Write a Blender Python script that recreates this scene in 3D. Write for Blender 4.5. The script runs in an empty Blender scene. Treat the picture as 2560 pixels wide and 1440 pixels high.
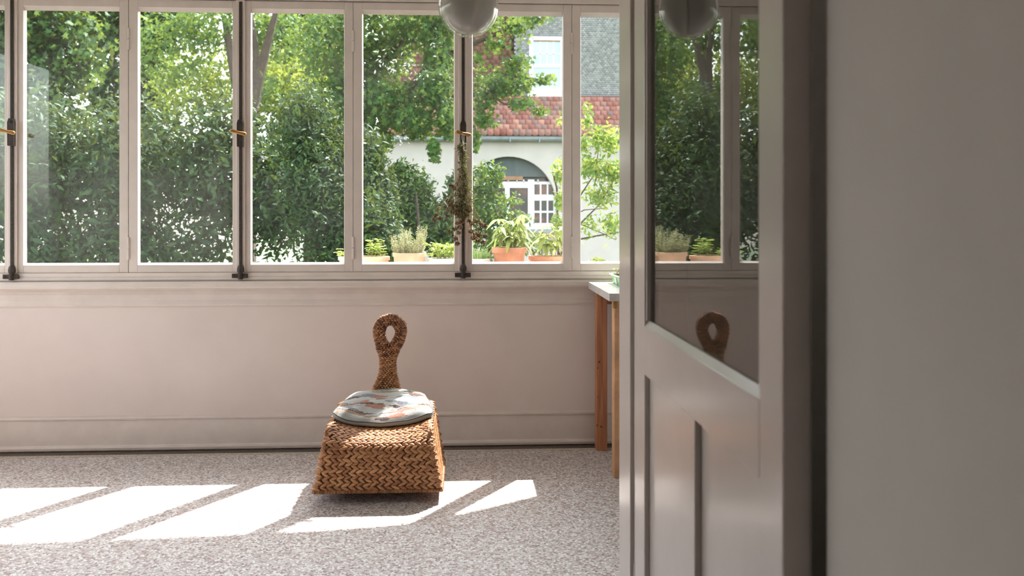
import bpy, math, random
import numpy as np
from mathutils import Matrix, Vector
random.seed(7)
rng = np.random.default_rng(7)
C = bpy.context.scene.collection
SC = bpy.context.scene
PI = math.pi

# ------------------------------------------------------------------ camera, sky, sun, exposure
F, HC, YH, TA = 2200.0, 1.3, 530.0, 0.0535      # focal length in px, eye height, horizon row, tan(yaw)
A = math.atan(TA); CA, SA = math.cos(A), math.sin(A)
cd = bpy.data.cameras.new('camera'); cam = bpy.data.objects.new('camera', cd); C.objects.link(cam)
cam.location = (0, 0, HC); cam.rotation_euler = (PI/2, 0, -A)
cd.sensor_width = 36; cd.lens = F/2560*36; cd.shift_y = -(720-YH)/2560
cd.clip_start = .05; cd.clip_end = 400
cd.dof.use_dof = True; cd.dof.focus_distance = 4.35; cd.dof.aperture_fstop = 4.5
SC.camera = cam
SUN = Vector((.63, 1.0, 1.62)).normalized()      # towards the sun
w = bpy.data.worlds.new('world'); SC.world = w; w.use_nodes = True
wn = w.node_tree.nodes; wl = w.node_tree.links
bg = wn['Background']
sky = wn.new('ShaderNodeTexSky'); sky.sky_type = 'NISHITA'; sky.sun_disc = False
sky.sun_elevation = math.asin(SUN.z); sky.sun_rotation = math.atan2(SUN.x, SUN.y)
sky.air_density = 1.3; sky.dust_density = 2.0; sky.ozone_density = 1.0
hs = wn.new('ShaderNodeHueSaturation'); hs.inputs['Saturation'].default_value = .35
wl.new(sky.outputs[0], hs.inputs['Color']); wl.new(hs.outputs[0], bg.inputs[0])
bg.inputs[1].default_value = .62
sd = bpy.data.lights.new('sun', 'SUN'); sd.energy = 11.0; sd.angle = math.radians(.6); sd.color = (1, .965, .92)
so = bpy.data.objects.new('sun', sd); C.objects.link(so); so.location = (8, 14, 24)
so.rotation_euler = SUN.to_track_quat('Z', 'Y').to_euler()
SC.view_settings.view_transform = 'Standard'; SC.view_settings.look = 'None'
SC.view_settings.gamma = 1; SC.view_settings.use_curve_mapping = False
SC.view_settings.exposure = 0.78

# ------------------------------------------------------------------ picture -> place
def ray(px, py):
    t = (px-1280)/F; s = (YH-py)/F
    return (t*CA+SA, -t*SA+CA, s)
def P(px, py, y):
    d = ray(px, py); k = y/d[1]
    return Vector((d[0]*k, y, HC+d[2]*k))
def PX(px, y): return P(px, YH, y).x
def PZ(py, y): return P(1163, py, y).z

# ------------------------------------------------------------------ materials
def srgb(r, g, b):
    f = lambda c: ((c/255+.055)/1.055)**2.4 if c/255 > .04045 else c/255/12.92
    return (f(r), f(g), f(b), 1)
class NM:
    def __init__(s, name):
        s.m = bpy.data.materials.new(name); s.m.use_nodes = True
        s.n = s.m.node_tree.nodes; s.l = s.m.node_tree.links
        s.b = s.n['Principled BSDF']; s.out = s.n['Material Output']
    def node(s, t, **k):
        o = s.n.new(t)
        for a, v in k.items():
            if hasattr(o, a): setattr(o, a, v)
            else: o.inputs[a.replace('_', ' ')].default_value = v
        return o
    def link(s, a, b): s.l.new(a, b)
    def coord(s, scale=(1, 1, 1), rot=(0, 0, 0), kind='Object'):
        t = s.node('ShaderNodeTexCoord'); mp = s.node('ShaderNodeMapping')
        mp.inputs['Scale'].default_value = scale; mp.inputs['Rotation'].default_value = rot
        s.link(t.outputs[kind], mp.inputs[0]); return mp.outputs[0]
    def noise(s, scale, co=None, detail=4, rough=.55):
        o = s.node('ShaderNodeTexNoise'); o.inputs['Scale'].default_value = scale
        o.inputs['Detail'].default_value = detail; o.inputs['Roughness'].default_value = rough
        s.link(co or s.coord(), o.inputs['Vector']); return o
    def ramp(s, fac, stops, interp='LINEAR'):
        o = s.node('ShaderNodeValToRGB'); cr = o.color_ramp; cr.interpolation = interp
        while len(cr.elements) < len(stops): cr.elements.new(.5)
        for e, (p, c) in zip(cr.elements, stops):
            e.position = p; e.color = c if len(c) == 4 else (*c, 1)
        s.link(fac, o.inputs[0]); return o.outputs[0]
    def rnd(s):
        g = s.node('ShaderNodeNewGeometry'); oi = s.node('ShaderNodeObjectInfo')
        a = s.node('ShaderNodeMath', operation='ADD'); f = s.node('ShaderNodeMath', operation='FRACT')
        s.link(g.outputs['Random Per Island'], a.inputs[0]); s.link(oi.outputs['Random'], a.inputs[1])
        s.link(a.outputs[0], f.inputs[0]); return f.outputs[0]
    def mix(s, fac, a, b, blend='MIX'):
        o = s.node('ShaderNodeMix', data_type='RGBA', blend_type=blend)
        for i, v in ((0, fac), (6, a), (7, b)):
            if hasattr(v, 'links'): s.link(v, o.inputs[i])
            else: o.inputs[i].default_value = v
        return o.outputs[2]
    def base(s, c):
        if hasattr(c, 'links'): s.link(c, s.b.inputs['Base Color'])
        else: s.b.inputs['Base Color'].default_value = c if len(c) == 4 else (*c, 1)
        return s
    def set(s, **k):
        for a, v in k.items(): s.b.inputs[a.replace('_', ' ')].default_value = v
        return s
    def bump(s, h, dist=.002, strength=.4):
        o = s.node('ShaderNodeBump'); o.inputs['Strength'].default_value = strength; o.inputs['Distance'].default_value = dist
        s.link(h, o.inputs['Height']); s.link(o.outputs[0], s.b.inputs['Normal']); return s

def plain(name, c, rough=.5, metal=0, var=.12, scale=6, bump=0):
    m = NM(name); c = c if len(c) == 4 else (*c, 1)
    n = m.noise(scale)
    d = tuple(x*(1-var) for x in c[:3]); e = tuple(min(1, x*(1+var)) for x in c[:3])
    m.base(m.ramp(n.outputs['Fac'], [(.3, d), (.7, e)])).set(Roughness=rough, Metallic=metal)
    if bump: m.bump(m.noise(scale*20).outputs['Fac'], .002, bump)
    return m.m
M = {}
PAINT = (.66, .575, .53)
M['paint'] = plain('mushroom_gloss_paint', PAINT, .32, var=.05, scale=9, bump=.08)
M['wall'] = plain('mushroom_wall_paint', (.70, .595, .555), .62, var=.04, scale=3, bump=.12)
M['door_paint'] = plain('mushroom_door_paint', (.64, .56, .515), .20, var=.04, scale=5, bump=.05)
M['ceil'] = plain('ceiling_white', (.86, .84, .81), .8, var=.03)
M['plaster'] = plain('room_plaster', (.75, .69, .645), .8, var=.03)
m = NM('terrazzo')
co = m.coord()
v = m.node('ShaderNodeTexVoronoi'); v.inputs['Scale'].default_value = 105; m.link(co, v.inputs['Vector'])
sp = m.node('ShaderNodeSeparateColor'); m.link(v.outputs['Color'], sp.inputs[0])
chips = m.ramp(sp.outputs[0], [(0, (.60, .57, .56)), (.32, (.80, .79, .79)), (.50, (.40, .35, .335)), (.60, (.33, .19, .175)), (.71, (.88, .87, .865)), (.84, (.15, .105, .095)), (.93, (.48, .35, .31))], 'CONSTANT')
v2 = m.node('ShaderNodeTexVoronoi', feature='DISTANCE_TO_EDGE'); v2.inputs['Scale'].default_value = 105; m.link(co, v2.inputs['Vector'])
edge = m.ramp(v2.outputs['Distance'], [(.03, (1, 1, 1)), (.09, (0, 0, 0))])
big = m.noise(1.2, co)
col = m.mix(edge, chips, (.42, .36, .335, 1))
col = m.mix(.18, col, m.ramp(big.outputs['Fac'], [(.35, (.46, .40, .375)), (.65, (.62, .58, .56))]))
m.base(col).set(Roughness=.42); M['terrazzo'] = m.m
M['border'] = plain('dark_floor_border', (.10, .075, .06), .5, var=.35, scale=120)
M['tessera'] = plain('cream_tessera', (.55, .49, .40), .45, var=.25, scale=60)
def glass(name, tint=(1, 1, 1), gl=1.0, ior=1.5, dirt=0.0):
    m = NM(name); m.n.remove(m.b)
    tr = m.node('ShaderNodeBsdfTransparent'); tr.inputs[0].default_value = (*tint, 1)
    g = m.node('ShaderNodeBsdfGlossy'); g.inputs['Roughness'].default_value = .0
    # reflectance of one surface from the angle of view (the same from both sides)
    ge = m.node('ShaderNodeNewGeometry'); dt = m.node('ShaderNodeVectorMath', operation='DOT_PRODUCT')
    m.link(ge.outputs['Incoming'], dt.inputs[0]); m.link(ge.outputs['Normal'], dt.inputs[1])
    ab = m.node('ShaderNodeMath', operation='ABSOLUTE'); m.link(dt.outputs['Value'], ab.inputs[0])
    iv = m.node('ShaderNodeMath', operation='SUBTRACT'); iv.inputs[0].default_value = 1; m.link(ab.outputs[0], iv.inputs[1])
    pw_ = m.node('ShaderNodeMath', operation='POWER'); m.link(iv.outputs[0], pw_.inputs[0]); pw_.inputs[1].default_value = 5
    k = m.node('ShaderNodeMath', operation='MULTIPLY_ADD'); k.use_clamp = True; m.link(pw_.outputs[0], k.inputs[0]); k.inputs[1].default_value = .96*gl; k.inputs[2].default_value = .04*gl
    mx = m.node('ShaderNodeMixShader'); m.link(k.outputs[0], mx.inputs[0]); m.link(tr.outputs[0], mx.inputs[1]); m.link(g.outputs[0], mx.inputs[2])
    o = mx.outputs[0]
    if dirt:
        df = m.node('ShaderNodeBsdfTranslucent'); df.inputs[0].default_value = (.8, .8, .76, 1)
        co = m.coord(); n1 = m.noise(2.2, co, 3); n2 = m.noise(260, co, 1)
        f = m.node('ShaderNodeMath', operation='MULTIPLY'); f2 = m.node('ShaderNodeMath', operation='MULTIPLY'); f2.inputs[1].default_value = dirt
        s = m.ramp(n2.outputs['Fac'], [(.5, (.35, .35, .35)), (.72, (1, 1, 1))]); b = m.ramp(n1.outputs['Fac'], [(.4, (.1, .1, .1)), (.75, (1, 1, 1))])
        m.link(s, f.inputs[0]); m.link(b, f.inputs[1]); m.link(f.outputs[0], f2.inputs[0])
        m2 = m.node('ShaderNodeMixShader'); m.link(f2.outputs[0], m2.inputs[0]); m.link(o, m2.inputs[1]); m.link(df.outputs[0], m2.inputs[2]); o = m2.outputs[0]
    m.link(o, m.out.inputs[0]); return m.m
M['glass'] = glass('window_glass', (.97, .98, .97), 1.0, dirt=.016)
M['door_glass'] = glass('door_glass', (.8, .82, .8), 1.0)
M['globe_glass'] = glass('clear_globe_glass', (.94, .94, .93), 1.0)
M['opal'] = plain('opal_glass', (.40, .375, .345), .16, var=.03)
M['cord'] = plain('grey_cable', (.2, .19, .18), .6)
M['brass'] = plain('worn_brass', (.30, .155, .04), .42, metal=.6, var=.25, scale=80)
M['iron'] = plain('rusty_dark_iron', (.045, .032, .025), .55, metal=.35, var=.6, scale=90, bump=.3)
M['white'] = plain('white_enamel', (.85, .85, .84), .35, var=.03)
M['string'] = plain('white_string', (.85, .82, .76), .8)
m = NM('reddish_pine')
co = m.coord((14, 14, 1.1)); n = m.noise(3.0, co, 6, .6); n2 = m.noise(40, m.coord((1, 1, .06)), 2)
c0 = m.ramp(n.outputs['Fac'], [(.3, (.30, .10, .042)), (.55, (.46, .175, .078)), (.75, (.56, .25, .12))])
c0 = m.mix(.25, c0, m.ramp(n2.outputs['Fac'], [(.4, (.22, .08, .035)), (.6, (.6, .3, .14))]))
kn = m.node('ShaderNodeTexVoronoi'); kn.inputs['Scale'].default_value = 3.4; m.link(m.coord((2.6, 2.6, 1.3)), kn.inputs['Vector'])
m.base(m.mix(m.ramp(kn.outputs['Distance'], [(.07, (1, 1, 1)), (.14, (0, 0, 0))]), c0, (.10, .035, .018, 1))).set(Roughness=.5); M['pine'] = m.m
M['pine_pale'] = plain('pale_pine', (.56, .31, .16), .5, var=.22, scale=9)
M['knot'] = plain('dark_pine_knot', (.07, .025, .014), .6, var=.3)
M['laminate'] = plain('pale_grey_worktop', (.84, .84, .84), .18, var=.03)
M['lam_edge'] = plain('worktop_edge_band', (.50, .46, .44), .5, var=.12, scale=50)
M['tray'] = plain('light_green_plastic', (.17, .46, .13), .4, var=.08)
M['tray_rim'] = plain('pale_green_plastic_rim', (.75, .85, .72), .4, var=.05)
M['sticker'] = plain('grey_printed_sticker', (.55, .52, .53), .5, var=.3, scale=120)
M['soil'] = plain('dark_potting_soil', (.05, .035, .025), .95, var=.5, scale=90)
M['terra'] = plain('terracotta', (.66, .31, .19), .8, var=.15, scale=18)
M['terra_pale'] = plain('bleached_terracotta', (.76, .52, .37), .8, var=.12, scale=18)
M['pot_glare'] = plain('glare_white_clay_pot', (.85, .82, .78), .75, var=.06)  # overexposed clay: the glare is painted in as a white base
# woven strands
m = NM('water_hyacinth_strand')
r = m.rnd(); c0 = m.ramp(r, [(0, (.22, .074, .025)), (.3, (.32, .125, .046)), (.6, (.40, .175, .07)), (.85, (.50, .245, .105)), (1, (.25, .09, .033))])
n = m.noise(90, m.coord((1, 1, 1)), 3); 
m.base(m.mix(m.ramp(n.outputs['Fac'], [(.4, (0, 0, 0)), (.7, (.4, .4, .4))]), c0, (.54, .30, .14, 1))).set(Roughness=.48).bump(n.outputs['Fac'], .001, .4); M['weave'] = m.m
m = NM('dark_water_hyacinth_strand')
r = m.rnd(); c0 = m.ramp(r, [(0, (.11, .038, .018)), (.35, (.19, .07, .03)), (.7, (.30, .125, .052)), (1, (.40, .19, .085))])
m.base(c0).set(Roughness=.5); M['weave_dark'] = m.m
M['core'] = plain('chair_core', (.13, .06, .03), .9)
# cushion fabric
m = NM('brushstroke_fabric')
co = m.coord((1, 1, 1)); dist = m.noise(1.0, m.coord((26, 75, 10)), 4, .65)
vm = m.node('ShaderNodeVectorMath', operation='MULTIPLY_ADD'); m.link(dist.outputs['Color'], vm.inputs[0]); vm.inputs[1].default_value = (1.5, .75, .0); m.link(m.coord((13, 62, 3)), vm.inputs[2])
vv = m.node('ShaderNodeTexVoronoi'); vv.inputs['Scale'].default_value = 1.0; vv.inputs['Randomness'].default_value = 1.0; m.link(vm.outputs[0], vv.inputs['Vector'])
s1 = m.node('ShaderNodeSeparateColor'); m.link(vv.outputs['Color'], s1.inputs[0])
pal = m.ramp(s1.outputs[0], [(0, (.38, .38, .37)), (.18, (.46, .45, .42)), (.36, (.36, .14, .09)), (.43, (.34, .35, .36)), (.54, (.07, .018, .018)), (.66, (.42, .40, .37)), (.75, (.07, .15, .115)), (.81, (.17, .185, .22)), (.92, (.28, .16, .07))], 'CONSTANT')
fine = m.noise(420, m.coord((1, .25, 1)), 2)
m.base(m.mix(m.ramp(fine.outputs['Fac'], [(.45, (0, 0, 0)), (.62, (.4, .4, .4))]), pal, (.46, .45, .42, 1))).set(Roughness=.85).bump(fine.outputs['Fac'], .002, .5); M['fabric'] = m.m
M['fabric_grey'] = plain('blue_grey_cotton', (.27, .29, .29), .85, var=.1, scale=20)
M['piping'] = plain('dark_piping', (.10, .11, .11), .8)
# leaves
def leaf_mat(name, cols, trans=.45, rough=.62):
    m = NM(name); r = m.rnd(); c = m.ramp(r, [(i/(len(cols)-1), c) for i, c in enumerate(cols)])
    m.base(c).set(Roughness=rough, Specular_IOR_Level=.3)
    t = m.node('ShaderNodeBsdfTranslucent'); c2 = m.mix(.6, c, (.30, .36, .06, 1), 'MIX'); m.link(c2, t.inputs[0])
    mx = m.node('ShaderNodeMixShader'); mx.inputs[0].default_value = trans
    m.link(m.b.outputs[0], mx.inputs[1]); m.link(t.outputs[0], mx.inputs[2]); m.link(mx.outputs[0], m.out.inputs[0]); return m.m
M['maple'] = leaf_mat('maple_leaf', [(.018, .066, .013), (.034, .112, .020), (.062, .155, .032), (.13, .205, .028)], .30)
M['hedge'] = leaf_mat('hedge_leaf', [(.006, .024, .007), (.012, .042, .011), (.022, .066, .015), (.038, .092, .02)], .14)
M['bush'] = leaf_mat('bush_leaf', [(.014, .054, .011), (.028, .092, .017), (.052, .135, .027), (.10, .18, .032)], .28)
M['lime'] = leaf_mat('lime_leaf', [(.07, .18, .032), (.14, .27, .045), (.28, .36, .05), (.40, .42, .10)], .4)
M['sunny'] = leaf_mat('sunlit_leaf', [(.10, .15, .02), (.17, .22, .025), (.27, .29, .04)], .5)
M['sage'] = leaf_mat('sage_leaf', [(.30, .40, .12), (.42, .52, .14), (.52, .60, .22), (.60, .64, .36)], .35, .6)
M['mint'] = leaf_mat('mint_leaf', [(.26, .40, .08), (.38, .52, .10), (.50, .60, .18)], .35)
M['thyme'] = leaf_mat('thyme_leaf', [(.30, .34, .20), (.42, .46, .30), (.50, .46, .30), (.55, .57, .42)], .2, .7)
M['chive'] = leaf_mat('chive_blade', [(.20, .42, .20), (.40, .55, .25), (.62, .62, .36)], .3)
M['grass'] = leaf_mat('lawn_grass', [(.05, .075, .025), (.08, .11, .04)], .1)
M['twig'] = plain('green_stem', (.42, .42, .18), .7)
M['bark'] = plain('dark_bark', (.07, .05, .035), .9, var=.35, scale=14, bump=.5)
M['fleck'] = plain('white_fleck', (.8, .78, .72), .8)  # plain white for the small ovals in the maple
M['dry_stem'] = plain('dry_stem', (.42, .34, .20), .8)
M['dry_leaf'] = leaf_mat('dry_leaf', [(.04, .036, .02), (.10, .088, .045), (.19, .165, .09), (.46, .41, .28)], .2, .8)
M['dry_flower'] = leaf_mat('dry_flower', [(.12, .062, .036), (.26, .15, .09), (.46, .32, .21)], .2, .9)
# house
M['render'] = plain('pale_house_render', (.49, .455, .42), .9, var=.07, scale=1.5, bump=.15)
m = NM('red_clay_tile'); r = m.rnd()
n = m.noise(9, m.coord()); c0 = m.ramp(r, [(0, (.27, .095, .075)), (.3, (.36, .145, .115)), (.55, (.42, .19, .155)), (.75, (.33, .17, .15)), (.9, (.22, .145, .135)), (1, (.50, .25, .185))])
m.base(m.mix(m.ramp(n.outputs['Fac'], [(.5, (0, 0, 0)), (.8, (.5, .5, .5))]), c0, (.20, .145, .125, 1))).set(Roughness=.8); M['tile'] = m.m
m = NM('mossy_shaded_tile'); r = m.rnd(); n = m.noise(9, m.coord())
m.base(m.mix(m.ramp(n.outputs['Fac'], [(.45, (0, 0, 0)), (.75, (.7, .7, .7))]), m.ramp(r, [(0, (.10, .04, .028)), (.4, (.17, .065, .045)), (.75, (.13, .085, .04)), (1, (.26, .11, .07))]), (.075, .06, .04, 1))).set(Roughness=.85); M['tile_old_shaded'] = m.m  # moss on old tiles, with tree shade also painted into the colour
M['tile_under'] = plain('roof_underlay', (.10, .05, .035), .9)
m = NM('slate'); r = m.rnd(); m.base(m.ramp(r, [(0, (.22, .225, .235)), (.5, (.30, .305, .315)), (1, (.38, .385, .395))])).set(Roughness=.55); M['slate'] = m.m
M['zinc'] = plain('zinc_gutter', (.24, .27, .29), .5, metal=.1, var=.15)
M['shutter'] = plain('green_grey_shutter', (.10, .125, .12), .7, var=.1)
M['oak'] = plain('brown_wood_bar', (.30, .16, .08), .6, var=.2)
M['win_white'] = plain('white_window_paint', (.70, .71, .73), .4, var=.02)
M['pane_sky'] = plain('pale_sky_reflection_pane', (.40, .54, .60), .12, var=.08, scale=2)  # sky reflection painted into the pane's base colour
m = NM('dark_red_reflection_pane'); m.base(m.ramp(m.noise(2.6).outputs['Fac'], [(.40, (.035, .04, .038)), (.52, (.06, .045, .04)), (.62, (.17, .065, .05))])).set(Roughness=.12); M['pane_dark'] = m.m  # dark pane with a brown-red reflection painted into the colour
M['brick_red'] = plain('red_brick_sill', (.42, .19, .14), .8, var=.2)
M['sill_out'] = plain('white_outer_sill', (.82, .80, .76), .5, var=.05)
M['render2'] = plain('own_house_render', (.7, .66, .6), .9)

# ------------------------------------------------------------------ building helpers
def wloc(o):
    v = Vector((0, 0, 0))
    while o is not None: v = v + o.location; o = o.parent
    return v
def tag(o, label=None, cat=None, group=None, kind=None):
    for k, v in (('label', label), ('category', cat), ('group', group), ('kind', kind)):
        if v: o[k] = v
    return o
def empty(name, loc, label=None, cat=None, group=None, kind=None):
    o = bpy.data.objects.new(name, None); C.objects.link(o); o.location = loc; o.empty_display_size = .1
    return tag(o, label, cat, group, kind)
def mesh_np(name, V, T, mat, smooth=False):
    me = bpy.data.meshes.new(name); V = np.asarray(V, np.float32); T = np.asarray(T, np.int32)
    n, k = T.shape
    me.vertices.add(len(V)); me.vertices.foreach_set('co', V.ravel())
    me.loops.add(n*k); me.loops.foreach_set('vertex_index', T.ravel())
    me.polygons.add(n); me.polygons.foreach_set('loop_start', np.arange(0, n*k, k, dtype=np.int32))
    me.update(calc_edges=True); me.validate()
    if smooth: me.polygons.foreach_set('use_smooth', np.ones(n, bool))
    me.materials.append(mat); return me
class MB:
    def __init__(s): s.v = []; s.f = []
    def add(s, V, Fc):
        o = len(s.v); s.v += [tuple(p) for p in V]; s.f += [tuple(i+o for i in f) for f in Fc]; return s
    def box(s, x0, x1, y0, y1, z0, z1):
        V = [(x, y, z) for z in (z0, z1) for y in (y0, y1) for x in (x0, x1)]
        return s.add(V, [(0, 2, 3, 1), (4, 5, 7, 6), (0, 1, 5, 4), (2, 6, 7, 3), (0, 4, 6, 2), (1, 3, 7, 5)])
    def prism(s, pts, axis, a, b):
        """pts: outline in the two other axes (x,z for axis 'y'; y,z for 'x'; x,y for 'z')"""
        n = len(pts)
        f = {'y': lambda p, t: (p[0], t, p[1]), 'x': lambda p, t: (t, p[0], p[1]), 'z': lambda p, t: (p[0], p[1], t)}[axis]
        V = [f(p, a) for p in pts]+[f(p, b) for p in pts]
        return s.add(V, [tuple(range(n))[::-1], tuple(range(n, 2*n))]+[(i, (i+1) % n, n+(i+1) % n, n+i) for i in range(n)])
    def tube(s, pts, r, seg=8, cap=True):
        pts = [Vector(p) for p in pts]; n = len(pts)
        rs = r if hasattr(r, '__len__') else [r]*n
        up = None; V = []
        for i, p in enumerate(pts):
            t = (pts[min(i+1, n-1)]-pts[max(i-1, 0)]).normalized()
            if up is None:
                up = Vector((0, 0, 1)) if abs(t.z) < .9 else Vector((1, 0, 0))
            a = t.cross(up).normalized(); up = a.cross(t).normalized()
            for k in range(seg):
                th = 2*PI*k/seg; V.append(p+(a*math.cos(th)+up*math.sin(th))*rs[i])
        Fc = [(i*seg+k, i*seg+(k+1) % seg, (i+1)*seg+(k+1) % seg, (i+1)*seg+k) for i in range(n-1) for k in range(seg)]
        if cap: Fc += [tuple(range(seg))[::-1], tuple((n-1)*seg+k for k in range(seg))]
        return s.add(V, Fc)
    def lathe(s, prof, c, seg=28, sy=1.0, cap=True):
        V = []; n = len(prof)
        for r, z in prof:
            for k in range(seg):
                th = 2*PI*k/seg; V.append((c[0]+r*math.cos(th), c[1]+r*math.sin(th)*sy, c[2]+z))
        Fc = [(i*seg+k, i*seg+(k+1) % seg, (i+1)*seg+(k+1) % seg, (i+1)*seg+k) for i in range(n-1) for k in range(seg)]
        if cap: Fc += [tuple(range(seg))[::-1], tuple((n-1)*seg+k for k in range(seg))]
        return s.add(V, Fc)
    def build(s, name, mat, parent=None, origin=None, smooth=False, bevel=0, seg=2, **t):
        o0 = wloc(parent) if parent is not None else Vector(origin or (0, 0, 0))
        me = bpy.data.meshes.new(name)
        me.from_pydata([(p[0]-o0.x, p[1]-o0.y, p[2]-o0.z) for p in s.v], [], s.f); me.update()
        if smooth: me.polygons.foreach_set('use_smooth', np.ones(len(me.polygons), bool))
        me.materials.append(mat); return link(name, me, parent, origin, bevel, seg, **t)
def link(name, me, parent=None, origin=None, bevel=0, seg=2, **t):
    o = bpy.data.objects.new(name, me); C.objects.link(o)
    if parent is not None: o.parent = parent
    elif origin is not None: o.location = origin
    if bevel:
        b = o.modifiers.new('bevel', 'BEVEL'); b.width = bevel; b.segments = seg; b.limit_method = 'ANGLE'; b.angle_limit = math.radians(40)
    return tag(o, **t)
def place(name, me, parent, p, R=None, s=1.0, **t):
    """one small piece (leaf, tile, flower head) with shared mesh data; p in world coordinates"""
    o = bpy.data.objects.new(name, me); C.objects.link(o); o.parent = parent
    q = Vector(p)-wloc(parent)
    sc = s if hasattr(s, '__len__') else (s, s, s)
    o.matrix_local = Matrix.Translation(q) @ ((R.to_4x4() if R is not None else Matrix.Identity(4)) @ Matrix.Diagonal((*sc, 1)))
    return tag(o, **t)
def struct(mb, name, mat, label, cat, bevel=0, smooth=False):
    return mb.build(name, M[mat], origin=(0, 0, 0), bevel=bevel, smooth=smooth, label=label, cat=cat, kind='structure')

def stem(t, pts, r, seg=5):
    return MB().tube(pts, r, seg).build('stem', M['dry_stem' if t.name.startswith('dried') else 'twig'], t)
# templates for small pieces ------------------------------------------------
def t_lump(seg=6):
    V = [(-.5, 0, 0)]; 
    for x, r in ((-.32, .36), (0, .5), (.32, .36)):
        for k in range(seg): V.append((x, r*math.cos(2*PI*k/seg), r*math.sin(2*PI*k/seg)))
    V.append((.5, 0, 0)); T = []
    for k in range(seg):
        k2 = (k+1) % seg
        T.append((0, 1+k2, 1+k))
        for b in range(2):
            a = 1+b*seg; T += [(a+k, a+k2, a+seg+k2), (a+k, a+seg+k2, a+seg+k)]
        T.append((1+2*seg+k, 1+2*seg+k2, 1+3*seg))
    return np.array(V), np.array(T)
LUMP = t_lump()
def t_maple():
    ang = [-90, -55, -20, 5, 28, 52, 70, 90]; rad = [.42, .36, .78, .42, 1.0, .5, .62, 1.12]
    pts = [(math.cos(math.radians(a))*r, math.sin(math.radians(a))*r) for a, r in zip(ang, rad)]
    pts = pts+[(-x, y) for x, y in pts[-2:0:-1]]
    V = [(0, 0, .0)]+[(x*.5, y*.5, -.16*(x*x)) for x, y in pts]; n = len(pts)
    return np.array(V), np.array([(0, 1+i, 1+(i+1) % n) for i in range(n)])
MAPLE = t_maple()
def t_oval(wd=.42, droop=.25, fold=.1, n=4):
    V = []; T = []
    for i in range(n+1):
        t = i/n; wdt = wd*math.sin(PI*min(1, t*.94+.03))**.8*.5; z = -droop*t*t
        V += [(t, 0, z), (t, wdt, z+fold*wdt*2), (t, -wdt, z+fold*wdt*2)]
    for i in range(n):
        a = 3*i; b = a+3
        T += [(a, b, b+1), (a, b+1, a+1), (a, a+2, b+2), (a, b+2, b)]
    return np.array(V), np.array(T)
OVAL = t_oval(n=2)
def rot_from(nrm, tan):
    """stacked matrices with columns x=tan, y, z=nrm"""
    z = nrm/np.linalg.norm(nrm, axis=1, keepdims=True)
    x = tan-(tan*z).sum(1, keepdims=True)*z; x /= np.linalg.norm(x, axis=1, keepdims=True)+1e-9
    return np.stack([x, np.cross(z, x), z], axis=2)
def cloud(tpl, pos, R, size, stretch=None):
    V, T = tpl; n = len(pos); k = len(V)
    L = V[None]*np.asarray(size).reshape(n, 1, -1)
    W = np.einsum('nij,nkj->nki', R, L)+pos[:, None, :]
    return W.reshape(-1, 3), (T[None]+(np.arange(n)*k)[:, None, None]).reshape(-1, 3)
def stuff(name, tpl, pos, R, size, mat, parent=None, origin=None, smooth=False, kind='stuff', **t):
    pos = np.asarray(pos, float); V, T = cloud(tpl, pos, R, size)
    o0 = wloc(parent) if parent is not None else Vector(origin or (0, 0, 0))
    return link(name, mesh_np(name, V-np.array(o0), T, mat, smooth), parent, origin, kind=kind, **t)
def rrot(n, up=.6, out=None):
    nr = rng.normal(size=(n, 3))*.8+np.array([0, 0, up])
    if out is not None: nr = nr+out*.7
    return rot_from(nr, rng.normal(size=(n, 3)))

# ------------------------------------------------------------------ setting
W = 4.882                                            # plane of the window sashes' room face
XL, XR, CEIL = -3.25, 1.95, 2.95
YP0, YP1 = 2.21, 2.425                               # partition between the two rooms
YB = -1.7; XR2 = 2.7
struct(MB().box(XL-.1, XR2+.1, YB-.1, 5.0, -.12, 0), 'floor', 'terrazzo', 'speckled pink and grey terrazzo floor', 'floor')
fl = bpy.data.objects['floor']
MB().box(XL, XR, 4.815, 4.883, .0003, .0016).build('border_strip', M['border'], fl)
tm = MB()
x = XL+.01
while x < XR-.02:
    for y in (4.776, 4.795): tm.box(x, x+.0165, y, y+.0155, .0003, .0022)
    x += .0195
tm.build('mosaic_border', M['tessera'], fl, kind='stuff')
struct(MB().box(XL-.15, XR2+.15, YB-.1, 4.86, CEIL, CEIL+.12), 'ceiling', 'ceil', 'plain white ceiling over both rooms', 'ceiling')
struct(MB().box(XL-.15, XR+.9, 4.897, 5.03, -.1, .90), 'wall_front', 'wall', 'mushroom painted wall below the row of windows', 'wall')
struct(MB().box(XL-.15, XL, YB, YP1, 0, CEIL).box(XL-.15, XL, YP1, 5.03, 0, .92).box(XL-.15, XL, YP1, 5.03, 2.46, CEIL), 'wall_left', 'plaster', 'plain painted wall at the left with added glazed end', 'wall')
we = empty('window_9', (XL-.07, 3.7, .92), 'added glazing at the left end, letting in extra sky light', 'window', kind='structure')  # glazing added out of view to brighten the room
for k in range(5):
    yk_ = YP1+.03+k*(5.0-YP1-.06)/4; MB().box(XL-.10, XL-.04, yk_-.03, yk_+.03, .92, 2.46).build('post', M['paint'], we)
for k in range(4):
    ya_ = YP1+.06+k*(5.0-YP1-.06)/4; yb_ = ya_+(5.0-YP1-.06)/4-.06; MB().box(XL-.072, XL-.068, ya_, yb_, .92, 2.46).build('pane', M['glass'], we)
struct(MB().box(XR, XR+.12, YP1, 5.03, 0, CEIL), 'wall_right', 'plaster', 'plain painted end wall behind the worktop', 'wall')
struct(MB().box(.474, .62, YB, 1.13, 0, CEIL).box(.62, 1.42, 1.01, 1.13, 0, CEIL).box(1.30, 1.42, 1.13, YP0, 0, CEIL), 'wall_near_right', 'plaster', 'plain side wall of the near room with added dark recess', 'wall')  # recess added behind the door so the glass has a dark backdrop
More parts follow.
